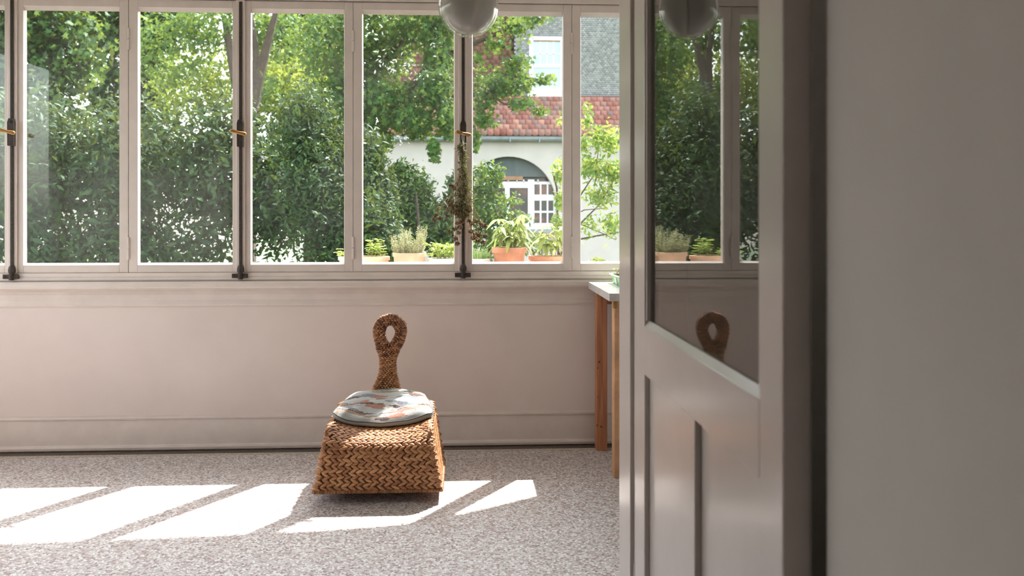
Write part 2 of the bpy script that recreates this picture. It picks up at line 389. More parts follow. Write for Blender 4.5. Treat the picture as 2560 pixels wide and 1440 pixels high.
pw = MB().box(.50, XR2, YP0, YP1, 0, CEIL).box(-2.02, .50, YP0, YP1, 2.42, CEIL).box(XL, -2.02, YP0, YP1, 0, CEIL)
struct(pw, 'wall_partition', 'plaster', 'painted partition wall behind the open door', 'wall')
struct(MB().box(XL-.15, XR2+.12, YB-.1, YB, 0, CEIL), 'wall_back', 'plaster', 'plain wall behind the viewer', 'wall')
# baseboard with rounded top bead and bottom bead
prof = [(4.897, 0.0045), (4.880, .0045), (4.874, .010), (4.872, .022), (4.876, .032), (4.884, .036), (4.885, .168), (4.879, .172), (4.877, .180), (4.880, .187), (4.897, .192)]
struct(MB().prism(prof, 'x', XL, XR), 'baseboard_front', 'paint', 'mushroom painted baseboard with beaded edges under the windows', 'baseboard', bevel=0)
# window board, cove and sill members (profile y,z)
prof = [(4.897, .787), (4.890, .787), (4.888, .797), (4.889, .82), (4.883, .85), (4.872, .868), (4.858, .880), (4.852, .887), (4.849, .895), (4.850, .912), (4.856, .923), (4.882, .926), (5.03, .926), (5.03, .90), (4.897, .90)]
struct(MB().prism(prof, 'x', XL, XR), 'trim_1', 'paint', 'mushroom painted window board with coved underside', 'sill')
prof = [(4.872, .926), (4.8655, .934), (4.870, .944), (4.876, .950), (4.876, .9695), (5.03, .9695), (5.03, .926)]
struct(MB().prism(prof, 'x', XL, XR), 'trim_2', 'paint', 'mushroom painted bottom rail of the fixed window frame', 'frame')
prof = [(4.870, 2.4585), (4.870, 2.52), (4.86, 2.53), (4.86, CEIL), (5.03, CEIL), (5.03, 2.4585)]
struct(MB().prism(prof, 'x', XL, XR), 'trim_3', 'paint', 'mushroom painted head of the fixed window frame', 'frame')
struct(MB().prism([(4.93, .922), (4.93, .947), (5.40, .940), (5.42, .90), (5.40, .90), (5.03, .90), (5.03, .922)], 'x', XL-.2, XR+.9), 'trim_4', 'sill_out', 'white outer window sill carrying the herb pots', 'sill')
# own house outside: wall below, added unseen overhang above (edge shaped to cut the sunlight)
struct(MB().box(XL-.2, XR+.9, 5.03, 5.12, -2.6, .90), 'wall_outer', 'render2', 'outside face of the wall below the windows', 'wall')
edge = [(-4.2, 5.28), (-2.6, 5.30), (-1.2, 5.36), (-.2, 5.40), (.555, 5.455), (.877, 5.507), (1.126, 5.62), (1.463, 5.84), (1.9, 6.10), (3.2, 6.3)]
struct(MB().prism([(-4.2, 4.86)]+edge+[(3.2, 4.86)], 'z', 2.96, 3.08), 'added_sun_overhang', 'render2', 'added unseen overhang above the windows, shaping the sunlight', 'roof')  # overhang added out of view, outline traced back from the sun patches

# window sashes
XS = [-3.034, -2.429, -1.824, -1.219, -.614, -.009, .596, 1.201, 1.806]
ZB, ZT = .9705, 2.457
def sash(i, x0, x1, hinge_left):
    t = empty(f'window_{i+1}', ((x0+x1)/2, W+.02, ZB), None, None, None, 'structure')
    g = .0012; a, b = x0+g, x1-g; sw = .0478
    tag(t, f'window sash number {i+1} from the left', 'window') 
    MB().box(a, a+sw, W, W+.042, ZB, ZT-.002).build('stile', M['paint'], t, bevel=.0022)
    MB().box(b-sw, b, W, W+.042, ZB, ZT-.002).build('stile', M['paint'], t, bevel=.0022)
    MB().box(a+sw, b-sw, W, W+.042, 2.413, ZT-.002).build('top_rail', M['paint'], t, bevel=.0015)
    MB().box(a+sw, b-sw, W, W+.042, ZB, 1.0125).build('bottom_rail', M['paint'], t, bevel=.0015)
    X0, X1, Z0, Z1 = a+sw, b-sw, 1.0125, 2.413; k = .0105; y0, y1 = W+.006, W+.024
    V = [(X0, y0, Z0), (X1, y0, Z0), (X1, y0, Z1), (X0, y0, Z1), (X0+k*.35, y1, Z0+k), (X1-k*.35, y1, Z0+k), (X1-k*.35, y1, Z1-k*1.9), (X0+k*.35, y1, Z1-k*1.9),
         (X0, y1, Z0), (X1, y1, Z0), (X1, y1, Z1), (X0, y1, Z1)]
    MB().add(V, [(0, 1, 5, 4), (1, 2, 6, 5), (2, 3, 7, 6), (3, 0, 4, 7), (4, 5, 9, 8), (5, 6, 10, 9), (6, 7, 11, 10), (7, 4, 8, 11)]).build('glazing_bead', M['paint'], t)
    MB().box(X0-.004, X1+.004, W+.0245, W+.0285, Z0-.004, Z1+.004).build('pane', M['glass'], t)
    hx = a if hinge_left else b
    for z0, z1 in ((2.18, 2.30), (1.04, 1.165)):
        h = MB()
        for q0, q1 in ((z0, (z0+z1)/2-.0008), ((z0+z1)/2+.0008, z1)):
            h.tube([(hx, W-.002, q0), (hx, W-.002, q0+.004), (hx, W-.002, q1-.004), (hx, W-.002, q1)], [.004, .0062, .0062, .004], 10)
        h.build('hinge', M['paint'], t, smooth=False)
    return t
sashes = [sash(i, XS[i], XS[i+1], i % 2 == 0) for i in range(8)]
for i, (t, lb) in enumerate(zip(sashes, ['far left window sash beyond the second meeting post', 'second window sash from the left end', 'third window sash from the left end, left of the hinged post', 'window sash with dark hedge behind, left of the post beside the pots',
        'window sash with thyme and parsley pots behind it', 'window sash with the arched house window behind it', 'window sash behind the worktop, bright shrub behind it', 'rightmost window sash hidden behind the door frame'])):
    t['label'] = lb
def bolt(t, xc, k):
    """astragal and full-height bolt with lever, carried by the right-hand sash of a pair"""
    MB().box(xc-.027, xc+.021, W-.014, W-.0002, ZB, ZT-.002).build('astragal', M['paint'], t, bevel=.003)
    xr = xc-.0005
    MB().box(xr-.0085, xr+.0085, W-.0235, W-.0142, .956, 2.446).build('bolt_rod', M['iron'], t, bevel=.003)
    z0, z1 = 1.655, 1.802
    c = MB().prism([(xr-.0165, z0), (xr+.0165, z0), (xr+.0175, z1-.022), (xr+.011, z1), (xr-.011, z1), (xr-.0175, z1-.022)], 'y', W-.038, W-.0142).build('lock_case', M['iron'], t, bevel=.003)
    for zz in (z0+.012, z1-.02): MB().tube([(xr, W-.0405, zz), (xr, W-.037, zz)], .0045, 8).build('screw', M['iron'], c)
    MB().tube([(xr, W-.072, 1.727), (xr, W-.036, 1.727)], .008, 10).build('lever_spindle', M['brass'], c)
    a, b = Vector((xr-.043, W-.076, 1.738)), Vector((xr+.044, W-.076, 1.718))
    pts = [a.lerp(b, q) for q in (0, .03, .12, .5, .88, .97, 1)]
    MB().tube(pts, [.004, .0085, .0112, .0078, .0112, .0085, .004], 12).build('bolt_lever', M['brass'], c, smooth=True)
    MB().lathe([(.008, 0), (.019, .003), (.0195, .018), (.017, .03), (.009, .042)], (xr, W-.018, .972), 12).build('bolt_foot', M['iron'], t, smooth=False)
    kp = MB().box(xc-.046, xc+.041, W-.0265, W-.0238, .941, .965).build('keeper_plate', M['iron'], t, bevel=.002)
    MB().tube([(xr, W-.026, .934), (xr, W-.026, .975)], .0125, 12).build('keeper_socket', M['iron'], kp)
    for q in (-.036, .031): MB().tube([(xr+q, W-.030, .953), (xr+q, W-.0255, .953)], .005, 8).build('screw', M['iron'], kp)
for k, i in enumerate((1, 3, 5, 7)): bolt(sashes[i], XS[i], k)

# door, opened at right angles to the partition, and its lining -------------
XD = .428
lin = MB().box(XD, .50, 2.265, YP1, 0, 2.42).box(XD+.010, .50, YP0-.004, 2.265, 0, 2.42)
struct(lin, 'trim_5', 'door_paint', 'mushroom painted rebated door lining on the right', 'door frame', bevel=.002)
struct(MB().box(-2.02, -1.95, YP0, YP1, 0, 2.42), 'trim_6', 'door_paint', 'left door lining of the wide opening', 'door frame', bevel=.002)
struct(MB().box(.468, .56, YP0-.022, YP0-.0042, 0, 2.46), 'trim_7', 'door_paint', 'casing on the near side of the partition behind the door', 'door frame', bevel=.002)
D0, D1 = 1.165, 2.200
door = empty('door_1', (XD+.02, (D0+D1)/2, .008), 'open mushroom painted door with tall glass above two panels', 'door', kind='structure')
xa, xb = XD, XD+.04
MB().box(xa, xb, 2.082, D1, .01, 2.40).build('stile', M['door_paint'], door, bevel=.0025)
MB().box(xa, xb, D0, 1.262, .01, 2.40).build('stile', M['door_paint'], door, bevel=.0025)
MB().box(xa, xb, 1.262, 2.082, .9115, 1.0275).build('lock_rail', M['door_paint'], door, bevel=.0015)
MB().box(xa, xb, 1.262, 2.082, 2.28, 2.40).build('top_rail', M['door_paint'], door, bevel=.0015)
MB().box(xa, xb, 1.262, 2.082, .01, .24).build('bottom_rail', M['door_paint'], door, bevel=.0015)
MB().box(xa, xb, 1.622, 1.722, .24, .9115).build('muntin', M['door_paint'], door, bevel=.0015)
for y0, y1 in ((1.722, 2.082), (1.262, 1.622)):
    MB().box(xa+.0125, xb-.0125, y0-.003, y1+.003, .237, .9145).build('panel', M['door_paint'], door)
gy0, gy1 = 1.262, 2.082
MB().box(xa+.0135, xa+.0175, gy0-.004, gy1+.004, 1.0245, 2.284).build('pane', M['door_glass'], door)
gb = MB().prism([(xa+.0015, 1.0275), (xa+.0133, 1.0275), (xa+.0133, 1.041), (xa+.011, 1.041)], 'y', gy0, gy1)
gb.box(xa+.004, xa+.0133, gy1-.012, gy1, 1.041, 2.28).box(xa+.004, xa+.0133, gy0, gy0+.012, 1.041, 2.28)
gb.build('glazing_bead', M['door_paint'], door)
for z0 in (.30, 1.95):
    MB().tube([(XD+.004, D1+.007, z0), (XD+.004, D1+.007, z0+.11)], .0055, 10).build('hinge', M['door_paint'], door)

# ------------------------------------------------------------------ pendant lamp
lc = P(1171, 18.5, 3.39)
lamp = empty('pendant_lamp', (lc.x, lc.y, CEIL), 'round glass pendant lamp with opal inner globe hanging before the windows', 'lamp')
def globe(r, zs=1, n=24, seg=40, top=.93):
    return [(r*math.sin(t), -r*zs*math.cos(t)) for t in np.linspace(.03, PI*top, n)]
MB().lathe(globe(.1155), lc, 48, cap=False).build('glass_globe', M['globe_glass'], lamp, smooth=True)
MB().lathe(globe(.1075), (lc.x, lc.y, lc.z+.0035), 48).build('opal_globe', M['opal'], lamp, smooth=True)
MB().lathe([(.03, .10), (.036, .105), (.036, .15), (.02, .165), (.006, .18)], lc, 24).build('lamp_cap', M['brass'], lamp)
MB().tube([(lc.x, lc.y, lc.z+.17), (lc.x, lc.y, CEIL-.03)], .004, 8).build('cord', M['cord'], lamp)
MB().lathe([(.006, -.05), (.045, -.04), (.05, -.001), (.05, 0)], (lc.x, lc.y, CEIL), 24).build('ceiling_rose', M['white'], lamp)

# ------------------------------------------------------------------ worktop table and seed tray
TX0, TX1, TY0, TY1, TZ = .682, 1.90, 4.135, 4.846, .9135
tb = empty('work_table', ((TX0+TX1)/2, (TY0+TY1)/2, 0), 'tall work table with pale grey top on reddish pine legs', 'table')
MB().box(TX0+.001, TX1, TY0+.001, TY1, TZ-.0365, TZ-.001).build('table_top_edge', M['lam_edge'], tb, bevel=.001)
MB().box(TX0, TX1, TY0, TY1, TZ-.001, TZ).build('table_top', M['laminate'], tb)
legs = [(.716, .774, 4.756, 4.83), (.728, .786, 4.262, 4.336), (1.78, 1.838, 4.756, 4.83), (1.78, 1.838, 4.262, 4.336)]
for k, (a, b, c, d) in enumerate(legs):
    MB().box(a, b, c, d, 0.0005, TZ-.0367).build('leg', M['pine_pale' if k == 1 else 'pine'], tb, bevel=.003)
for kx, kz, ra, rb in ((1498, 905, .007, .006), (1494, 993, .003, .003), (1493, 1063, .006, .003), (1503, 1067, .008, .004), (1494, 920, .003, .006)):
    q = P(kx, kz, 4.7555); V = [(q.x+ra*math.cos(t), 4.7555, q.z+rb*math.sin(t)+.4*ra*math.cos(t)*(-1 if kx == 1503 else 1)) for t in np.linspace(0, 2*PI, 11)[:-1]]
    MB().add(V, [tuple(range(10))]).build('knot', M['knot'], tb, label='dark knot in the pine leg')
bx = legs[1][0]
MB().box(bx-.0018, bx+.012, legs[1][2]-.0025, legs[1][2]-.0003, TZ-.085, TZ-.038).box(bx-.0018, bx-.0003, legs[1][2]-.002, legs[1][2]+.03, TZ-.085, TZ-.038).build('bracket', M['brass'], tb)
MB().box(.774, 1.78, 4.80, 4.82, TZ-.12, TZ-.0367).build('apron', M['pine'], tb, bevel=.002)
ty0, ty1 = 4.50, 4.775; tz = TZ+.0005
tr_ = P(1527, 700, 4.75); tx0 = tr_.x; tx1 = tx0+.16
tray = empty('seed_tray', ((tx0+tx1)/2, (ty0+ty1)/2, tz), 'light green plastic seed tray with seedlings on the worktop', 'tray')
def rr(x0, x1, y0, y1, r, n=4):
    p = []
    for cx, cy, a0 in ((x1-r, y1-r, 0), (x0+r, y1-r, 90), (x0+r, y0+r, 180), (x1-r, y0+r, 270)):
        for k in range(n+1):
            t = math.radians(a0+90*k/n); p.append((cx+r*math.cos(t), cy+r*math.sin(t)))
    return p
def loft(mb, rings, cap0=True, cap1=True):
    n = len(rings[0]); V = [p for r in rings for p in r]
    Fc = [(i*n+k, i*n+(k+1) % n, (i+1)*n+(k+1) % n, (i+1)*n+k) for i in range(len(rings)-1) for k in range(n)]
    if cap0: Fc.append(tuple(range(n))[::-1])
    if cap1: Fc.append(tuple((len(rings)-1)*n+k for k in range(n)))
    return mb.add(V, Fc)
def ringz(i, z, r=.02): return [(x, y, z) for x, y in rr(tx0+i, tx1-i, ty0+i, ty1-i, r)]
loft(MB(), [ringz(.012, tz), ringz(.004, tz+.045), ringz(.001, tz+.047), ringz(.005, tz+.047), ringz(.010, tz+.012)]).build('tray_body', M['tray'], tray)
loft(MB(), [ringz(.003, tz+.045), ringz(-.006, tz+.046), ringz(-.006, tz+.052), ringz(.006, tz+.052), ringz(.006, tz+.047)], False, False).build('tray_rim', M['tray_rim'], tray)
loft(MB(), [ringz(.0105, tz+.013), ringz(.008, tz+.040)]).build('soil', M['soil'], tray)
MB().add([(tx0+.0095, 4.60, tz+.003), (tx0+.0095, 4.67, tz+.003), (tx0+.003, 4.67, tz+.041), (tx0+.003, 4.60, tz+.041)], [(0, 1, 2, 3)]).build('sticker', M['sticker'], tray)
LEAF_SEED = mesh_np('seedling_leaf', *t_oval(.55, .3, .2, 3), M['mint'])
st = MB()
for k in range(16):
    b = Vector((random.uniform(tx0+.012, tx1-.03), random.uniform(ty0+.03, ty1-.02), tz+.04)); hgt = random.uniform(.015, .05)
    e = b+Vector((random.uniform(-.02, .02), random.uniform(-.02, .02), hgt)); stem(tray, [b, b.lerp(e, .5)+Vector((0, 0, .004)), e], .0012)
    for q in range(3):
        az = random.uniform(0, 2*PI); place('leaf', LEAF_SEED, tray, e, (Matrix.Rotation(az, 3, 'Z') @ Matrix.Rotation(random.uniform(-.5, .3), 3, 'Y')), random.uniform(.014, .024))
wilt = MB(); MB().tube([P(1541, 684, 4.62), P(1545, 677, 4.61), P(1549, 680, 4.61)], [.003, .006, .002], 6).build('withered_leaf', M['terra_pale'], tray)

# ------------------------------------------------------------------ woven chair
CX = -.388
chair = empty('woven_chair', (CX, 4.17, 0), 'low woven water hyacinth chair with a loop handle back', 'chair')
prof_s = np.array([(3.947, .052), (3.941, .10), (3.935, .16), (3.936, .205), (3.944, .243), (3.960, .274), (3.988, .300), (4.03, .319), (4.09, .330), (4.20, .333), (4.32, .342), (4.385, .352), (4.42, .352)])
seglen = np.r_[0, np.cumsum(np.linalg.norm(np.diff(prof_s, axis=0), axis=1))]; SL = seglen[-1]
def hw(z): return .283-(z-.05)/.28*.050
def sheet(u, s):
    u = np.asarray(u, float); s = np.asarray(s, float)
    y = np.interp(s, seglen, prof_s[:, 0]); z = np.interp(s, seglen, prof_s[:, 1])
    sag = np.interp(s, [0, .20, .30, .42, SL], [0, 0, .038, .036, .012])*(1-u*u)
    rise = .006*np.abs(u)**6*np.interp(s, [0, .24, .32, SL], [0, 0, 1, 1])
    rd = np.clip(np.abs(u)-.93, 0, 1)/.07*.010*np.interp(s, [0, .22, .3, SL], [.4, .6, 1, 1])
    x = CX+u*hw(z); bulge = np.interp(s, [0, .12, .25], [0, .006, 0])*(1-u*u)
    return np.stack([x, y-bulge+rd*np.interp(s, [0, .25, .3], [1, .5, 0]), z-sag+rise-rd*np.interp(s, [0, .25, .3], [0, .4, .8])], -1)
def frame(fn, u, s, e=1e-3):
    p = fn(u, s); du = fn(u+e, s)-fn(u-e, s); ds = fn(u, s+e)-fn(u, s-e)
    du /= np.linalg.norm(du, axis=-1, keepdims=True); ds /= np.linalg.norm(ds, axis=-1, keepdims=True)
    n = np.cross(du, ds); n /= np.linalg.norm(n, axis=-1, keepdims=True); return p, du, ds, n
def braid(fn, ulen, s0, s1, pitch=.0285, rowh=.0158, ln=.044, wd=.0172, tilt=.50, umax=.97, flip=1, th=.0095):
    """herringbone rows of plump strands laid on a surface"""
    P_, R_, S_ = [], [], []
    rows = int(round((s1-s0)/rowh)); n = int(2*umax*ulen/2/pitch*2)
    for r in range(rows):
        s = s0+(r+.5)*(s1-s0)/rows
        u = np.linspace(-umax, umax, max(3, int(ulen/pitch)))+((.5 if (r//2) % 2 else 0))*pitch/ulen*1.0
        u = np.clip(u+rng.normal(size=len(u))*.08*pitch/ulen, -umax, umax)
        ss = np.full_like(u, s)+rng.normal(size=len(u))*.0012
        p, du, ds, nn = frame(fn, u, ss); nn = nn*flip
        sg = 1 if r % 2 else -1
        tl = tilt*sg+rng.normal(size=len(u))*.10
        ax = du*np.cos(tl)[:, None]+ds*np.sin(tl)[:, None]+nn*(.20+rng.normal(size=len(u))*.05)[:, None]
        P_.append(p+nn*.003); R_.append(rot_from(nn, ax)); k = rng.uniform(.88, 1.12, size=(len(u), 1))
        S_.append(np.array([ln, wd, th])*k)
    return np.concatenate(P_), np.concatenate(R_), np.concatenate(S_)
WB = .566
parts = [braid(sheet, WB*.95, .014, SL-.004)]
def side(sgn):
    def fn(y, z): 
        y = np.asarray(y, float); z = np.asarray(z, float)
        return np.stack([CX+sgn*(hw(z)-.004)+0*y, y+0*z, z+0*y], -1)
    return fn
def braid_side(sgn):
    fn = side(sgn); P_, R_, S_ = [], [], []
    for r in range(18):
        z = .062+r*.0150
        y0 = 3.957+max(0, z-.24)*.45
        y = np.arange(y0, 4.415, .022)+(.011 if (r//2) % 2 else 0); zz = np.full_like(y, z)
        p = fn(y, zz); nn = np.tile(np.array([[sgn*1.0, 0, .15]]), (len(y), 1)); tl = .55*(1 if r % 2 else -1)+rng.normal(size=len(y))*.1
        ax = np.stack([0*y+.12*sgn, np.cos(tl), np.sin(tl)], -1)
        P_.append(p+nn*.003); R_.append(rot_from(nn, ax)); S_.append(np.array([.033, .0165, .011])*rng.uniform(.9, 1.1, (len(y), 1)))
    return np.concatenate(P_), np.concatenate(R_), np.concatenate(S_)
parts += [braid_side(1), braid_side(-1)]
# strands bound round the two side edges of the front and seat
for sg in (1, -1):
    s = np.arange(.02, SL-.01, .0075); u = np.full_like(s, .975*sg)
    p, du, ds, nn = frame(sheet, u, s); ax = du*sg*1.0+ds*rng.normal(size=(len(s), 1))*.25-nn*.55
    parts.append((p+nn*.0015, rot_from(nn+du*sg*.4, ax), np.array([.028, .0085, .0085])*rng.uniform(.85, 1.2, (len(s), 1))))
def back(u, z):
    u = np.asarray(u, float); z = np.asarray(z, float); return np.stack([CX+u*hw(z), 4.424+0*u+0*z, z+0*u], -1)
parts.append(braid(back, WB*.95, .06, .345, flip=-1))
Pp, Rr, Ss = (np.concatenate([q[i] for q in parts]) for i in range(3))
seat = MB()
us = np.linspace(-1, 1, 17); sv = np.linspace(0, SL, 34)
G = np.array([[sheet(u, s) for u in us] for s in sv])
Vs = [tuple(p) for row in G for p in row]; n = len(us)
Fs = [(i*n+k, i*n+k+1, (i+1)*n+k+1, (i+1)*n+k) for i in range(len(sv)-1) for k in range(n-1)]
seat.add(Vs, Fs)
for q, k in ((0, 1), (n-1, -1)):
    e = [Vs[i*n+q] for i in range(len(sv))]; b = (e[0][0], 4.42, .052)
    e = e+[b]; seat.add(e, [tuple(range(len(e)))[::k]])
b0, b1 = Vs[0], Vs[n-1]
seat.add([b0, b1, (b1[0], 4.42, .052), (b0[0], 4.42, .052)], [(0, 3, 2, 1)])
top = [Vs[(len(sv)-1)*n+k] for k in range(n)]
seat.add(top+[(b1[0], 4.42, .052), (b0[0], 4.42, .052)], [tuple(range(n+2))])
so_ = seat.build('seat', M['core'], chair)
stuff('seat_weave', LUMP, Pp, Rr, Ss, M['weave'], so_, smooth=True)
# bound rim along the bottom
rim = MB(); L = []
cs = [(CX-.283, 3.945), (CX+.283, 3.945), (CX+.283, 4.42), (CX-.283, 4.42)]
rimP = []
for k in range(4):
    a, b = Vector((*cs[k], .056)), Vector((*cs[(k+1) % 4], .056)); ln_ = (b-a).length; m_ = int(ln_/.0065)
    for i in range(m_): rimP.append((a.lerp(b, (i+.5)/m_), (b-a).normalized()))
pp = np.array([p for p, d in rimP]); dd = np.array([d for p, d in rimP])
rt = np.tile(np.array([[0, 0, 1.0]]), (len(pp), 1))+dd*.15
stuff('seat_rim', LUMP, pp, rot_from(dd, rt), np.array([.020, .019, .0085])*rng.uniform(.92, 1.06, (len(pp), 1)), M['weave'], chair, smooth=True)
for fx in (-.20, .20):
    for fy in (4.13, 4.36):
        MB().lathe([(.030, 0.0005), (.034, .004), (.036, .052)], (CX+fx, fy, 0), 12).build('leg', M['core'], chair)
# loop-shaped back
YH_ = 4.375
def hp(px, py):
    q = P(px, py, YH_); lean = (q.z-.33)*.10
    return Vector((q.x, YH_+lean, q.z))
outl = [(925, 1016), (929, 990), (932.5, 971.7), (941, 951), (947.5, 932.8), (949.5, 912), (947.5, 891), (942, 877), (936.7, 856), (931.6, 835.6), (932.5, 821.7), (938, 807.8), (950.6, 795.3), (972.8, 788), (992, 792.5), (1006, 803.6), (1013.6, 817.5), (1014, 835.6), (1008.9, 855), (999.5, 874), (992.5, 891), (988.5, 905), (988.8, 919), (990.8, 937), (995.7, 957.8), (999.5, 971.7), (1004, 990), (1009, 1016)]
hole = [(973.5, 815), (965, 821), (961.4, 834), (964, 847), (972.5, 859.5), (982, 848), (987.4, 834), (983.5, 821)]
def resample(pts, step, closed=False):
    pts = [np.array(p, float) for p in pts]; 
    if closed: pts = pts+[pts[0]]
    # Catmull-Rom through the points
    out = []
    n = len(pts)
    for i in range(n-1):
        p0 = pts[i-1] if i > 0 else (pts[-2] if closed else pts[0]); p1, p2 = pts[i], pts[i+1]; p3 = pts[i+2] if i+2 < n else (pts[1] if closed else pts[-1])
        for t in np.linspace(0, 1, 12, endpoint=False):
            out.append(.5*((2*p1)+(-p0+p2)*t+(2*p0-5*p1+4*p2-p3)*t*t+(-p0+3*p1-3*p2+p3)*t**3))
    out.append(pts[-1]); out = np.array(out)
    d = np.r_[0, np.cumsum(np.linalg.norm(np.diff(out, axis=0), axis=1))]; m_ = max(4, int(d[-1]/step)); tt = np.linspace(0, d[-1], m_+(0 if not closed else 1))
    r = np.stack([np.interp(tt, d, out[:, i]) for i in range(2)], -1)
    return r[:-1] if closed else r
O = resample(outl, 4.0); Hh = resample(hole, 4.0, True)
# core plate: strip between outline and hole, plus the neck
hb = MB(); T2 = .014
def shrink(poly, k, closed):
    n = len(poly); out = []
    for i in range(n):
        a = poly[(i-1) % n] if closed or i > 0 else poly[i]; b = poly[(i+1) % n] if closed or i < n-1 else poly[i]
        t = b-a; t = t/np.linalg.norm(t); out.append((poly[i]+np.array([-t[1], t[0]])*k, np.array([-t[1], t[0]])))
    return out
# orientation: outline runs up the left side, over and down the right: inward normal is (+/-)
Oin = shrink(O, 1, False); sgnO = 1 if ((Oin[len(O)//4][0]-O[len(O)//4])@(np.array([973, 830])-O[len(O)//4])) > 0 else -1
Hin = shrink(Hh, 1, True); sgnH = 1 if ((Hin[0][0]-Hh[0])@(Hh[0]-Hh.mean(0))) > 0 else -1
poly = [tuple(p) for p in O]
# grid fill of the core with small columns of quads
cell = 2.6; gx = np.arange(922, 1018, cell); gy = np.arange(787, 1018, cell)
def inside(p, poly):
    x, y = p; c = False; n = len(poly); j = n-1
    for i in range(n):
        xi, yi = poly[i]; xj, yj = poly[j]
        if (yi > y) != (yj > y) and x < (xj-xi)*(y-yi)/(yj-yi)+xi: c = not c
        j = i
    return c
hpoly = [tuple(p) for p in Hh]
for x in gx:
    run = None
    ys = [y for y in gy if inside((x+cell/2, y+cell/2), poly) and not inside((x+cell/2, y+cell/2), hpoly)]
    # join consecutive cells into runs
    runs = []
    for y in ys:
        if runs and abs(runs[-1][1]-y) < .01: runs[-1][1] = y+cell
        else: runs.append([y, y+cell])
    for y0, y1 in runs:
        a, b, c, d = hp(x, y1), hp(x+cell, y1), hp(x+cell, y0), hp(x, y0)
        off = Vector((0, T2, 0)); q = [a, b, c, d]
        hb.add([p-off for p in q]+[p+off for p in q], [(0, 1, 2, 3), (7, 6, 5, 4), (0, 4, 5, 1), (1, 5, 6, 2), (2, 6, 7, 3), (3, 7, 4, 0)])
bk = hb.build('backrest', M['core'], chair)
Pl, Rl, Sl, isd = [], [], [], []
nf = np.array([0, -1.0, .1])
def lump(px, py, d2, ln, wd, th, yo, n_=None, dy=0.0):
    p = np.array(hp(px, py)); p[1] += yo
    ax = np.array([d2[0], dy, -d2[1]]); Pl.append(p); Rl.append((n_ if n_ is not None else nf*(1 if yo < 0 else -1), ax)); Sl.append((ln, wd, th))
for yo in (-.016, .016):
    for i, (q, nv) in enumerate(shrink(O, 0, False)):
        nv = nv*sgnO; c = O[i]+nv*5.0; lump(c[0], c[1], nv+rng.normal(size=2)*.12, .030, .0105, .013, yo)
    for i, (q, nv) in enumerate(shrink(Hh, 0, True)):
        nv = nv*sgnH; c = Hh[i]+nv*3.6; lump(c[0], c[1], nv+rng.normal(size=2)*.12, .020, .0095, .012, yo)
    # filling plaits
    dO = lambda p: np.min(np.linalg.norm(O-p, axis=1)); dH = lambda p: np.min(np.linalg.norm(Hh-p, axis=1))
    row = 0
    for y in np.arange(792, 1014, 5.2):
        row += 1
        for x in np.arange(930, 1014, 7.6):
            p = np.array([x+(3.8 if row % 2 else 0), y])
            if not inside(p, poly) or inside(p, hpoly) or dO(p) < 8 or dH(p) < 6: continue
            lump(p[0], p[1], np.array([1, .75*(1 if row % 2 else -1)])+rng.normal(size=2)*.15, .021, .0115, .012, yo*1.1)
# bound edge, outside and inside of the loop
for arr, cl, sg in ((O, False, -sgnO), (Hh, True, -sgnH)):
    for i, (q, nv) in enumerate(shrink(arr, 0, cl)):
        nv = nv*sg; p = arr[i]-nv*1.5
        for jj in (0, .5):
            lump(p[0], p[1], nv*.0+rng.normal(size=2)*.06, .040, .0085, .010, 0.0, np.array([nv[0], 0, -nv[1]]), dy=1.0)
Pl = np.array(Pl); Rm = rot_from(np.array([r[0] for r in Rl]), np.array([r[1] for r in Rl])); Sl = np.array(Sl)*rng.uniform(.9, 1.12, (len(Sl), 1))
zc = Pl[:, 2]; darkm = (zc > .58) & (rng.uniform(size=len(zc)) < .8)
stuff('backrest_weave', LUMP, Pl[~darkm], Rm[~darkm], Sl[~darkm], M['weave'], bk, smooth=True)
stuff('dark_backrest_weave', LUMP, Pl[darkm], Rm[darkm], Sl[darkm], M['weave_dark'], bk, smooth=True, label='dark brown woven strands of the loop')

# ------------------------------------------------------------------ cushion
ccx, cy0, cy1 = -.383, 4.095, 4.372
def seatz(x, y):
    s = np.interp(y, prof_s[6:, 0], seglen[6:]); return float(sheet((x-CX)/hw(.33), s)[2])+.0085
cush = empty('seat_cushion', (ccx, (cy0+cy1)/2, .33), 'thin cushion with brushstroke pattern on the woven chair', 'cushion')
NA, NR = 64, 16
def foot(th, r):
    c, s = math.cos(th), math.sin(th); e = 2/(4.6-2.2*s)
    a = math.copysign(abs(c)**e, c)*r; b = math.copysign(abs(s)**e, s)*r
    y = (cy0+cy1)/2+b*(cy1-cy0)/2; wd = .240+(.168-.240)*max(0.0, (b+1)/2)**1.5
    return ccx+a*wd+.006*(b+1)/2, y
def seamz(x, y, th):
    t = (y-cy0)/(cy1-cy0)
    return seatz(x, y)+.024+.026*t+.003*math.sin(5*th+1)
def topz(x, y, r, th):
    t = (y-cy0)/(cy1-cy0)
    z = seamz(x, y, th)*(r**1.0)+(1-r)*(seatz(x, y)+.045)
    z += (.028+.044*t)*(1-r**3.4)**.5
    for dx, dy, sx, dep in ((-.10, .055, .05, .016), (.06, .075, .045, .014), (.0, .17, .05, .012), (-.15, .10, .03, .010), (.14, .14, .04, .009), (.02, .03, .03, .008)):
        z -= dep*math.exp(-(((x-ccx-dx)/sx)**2+((y-cy0-dy)/(sx*.55))**2))
    z -= .010*math.exp(-((y-cy0-.06-.05*math.sin((x-ccx)*9))/.014)**2)*(1-r**4)
    return z
tc = MB(); V = []; Fc = []
for j in range(NR+1):
    r = j/NR
    for i in range(NA):
        th = 2*PI*i/NA; x, y = foot(th, r); V.append((x, y, topz(x, y, r, th)))
Fc = [(j*NA+i, j*NA+(i+1) % NA, (j+1)*NA+(i+1) % NA, (j+1)*NA+i) for j in range(NR) for i in range(NA)]
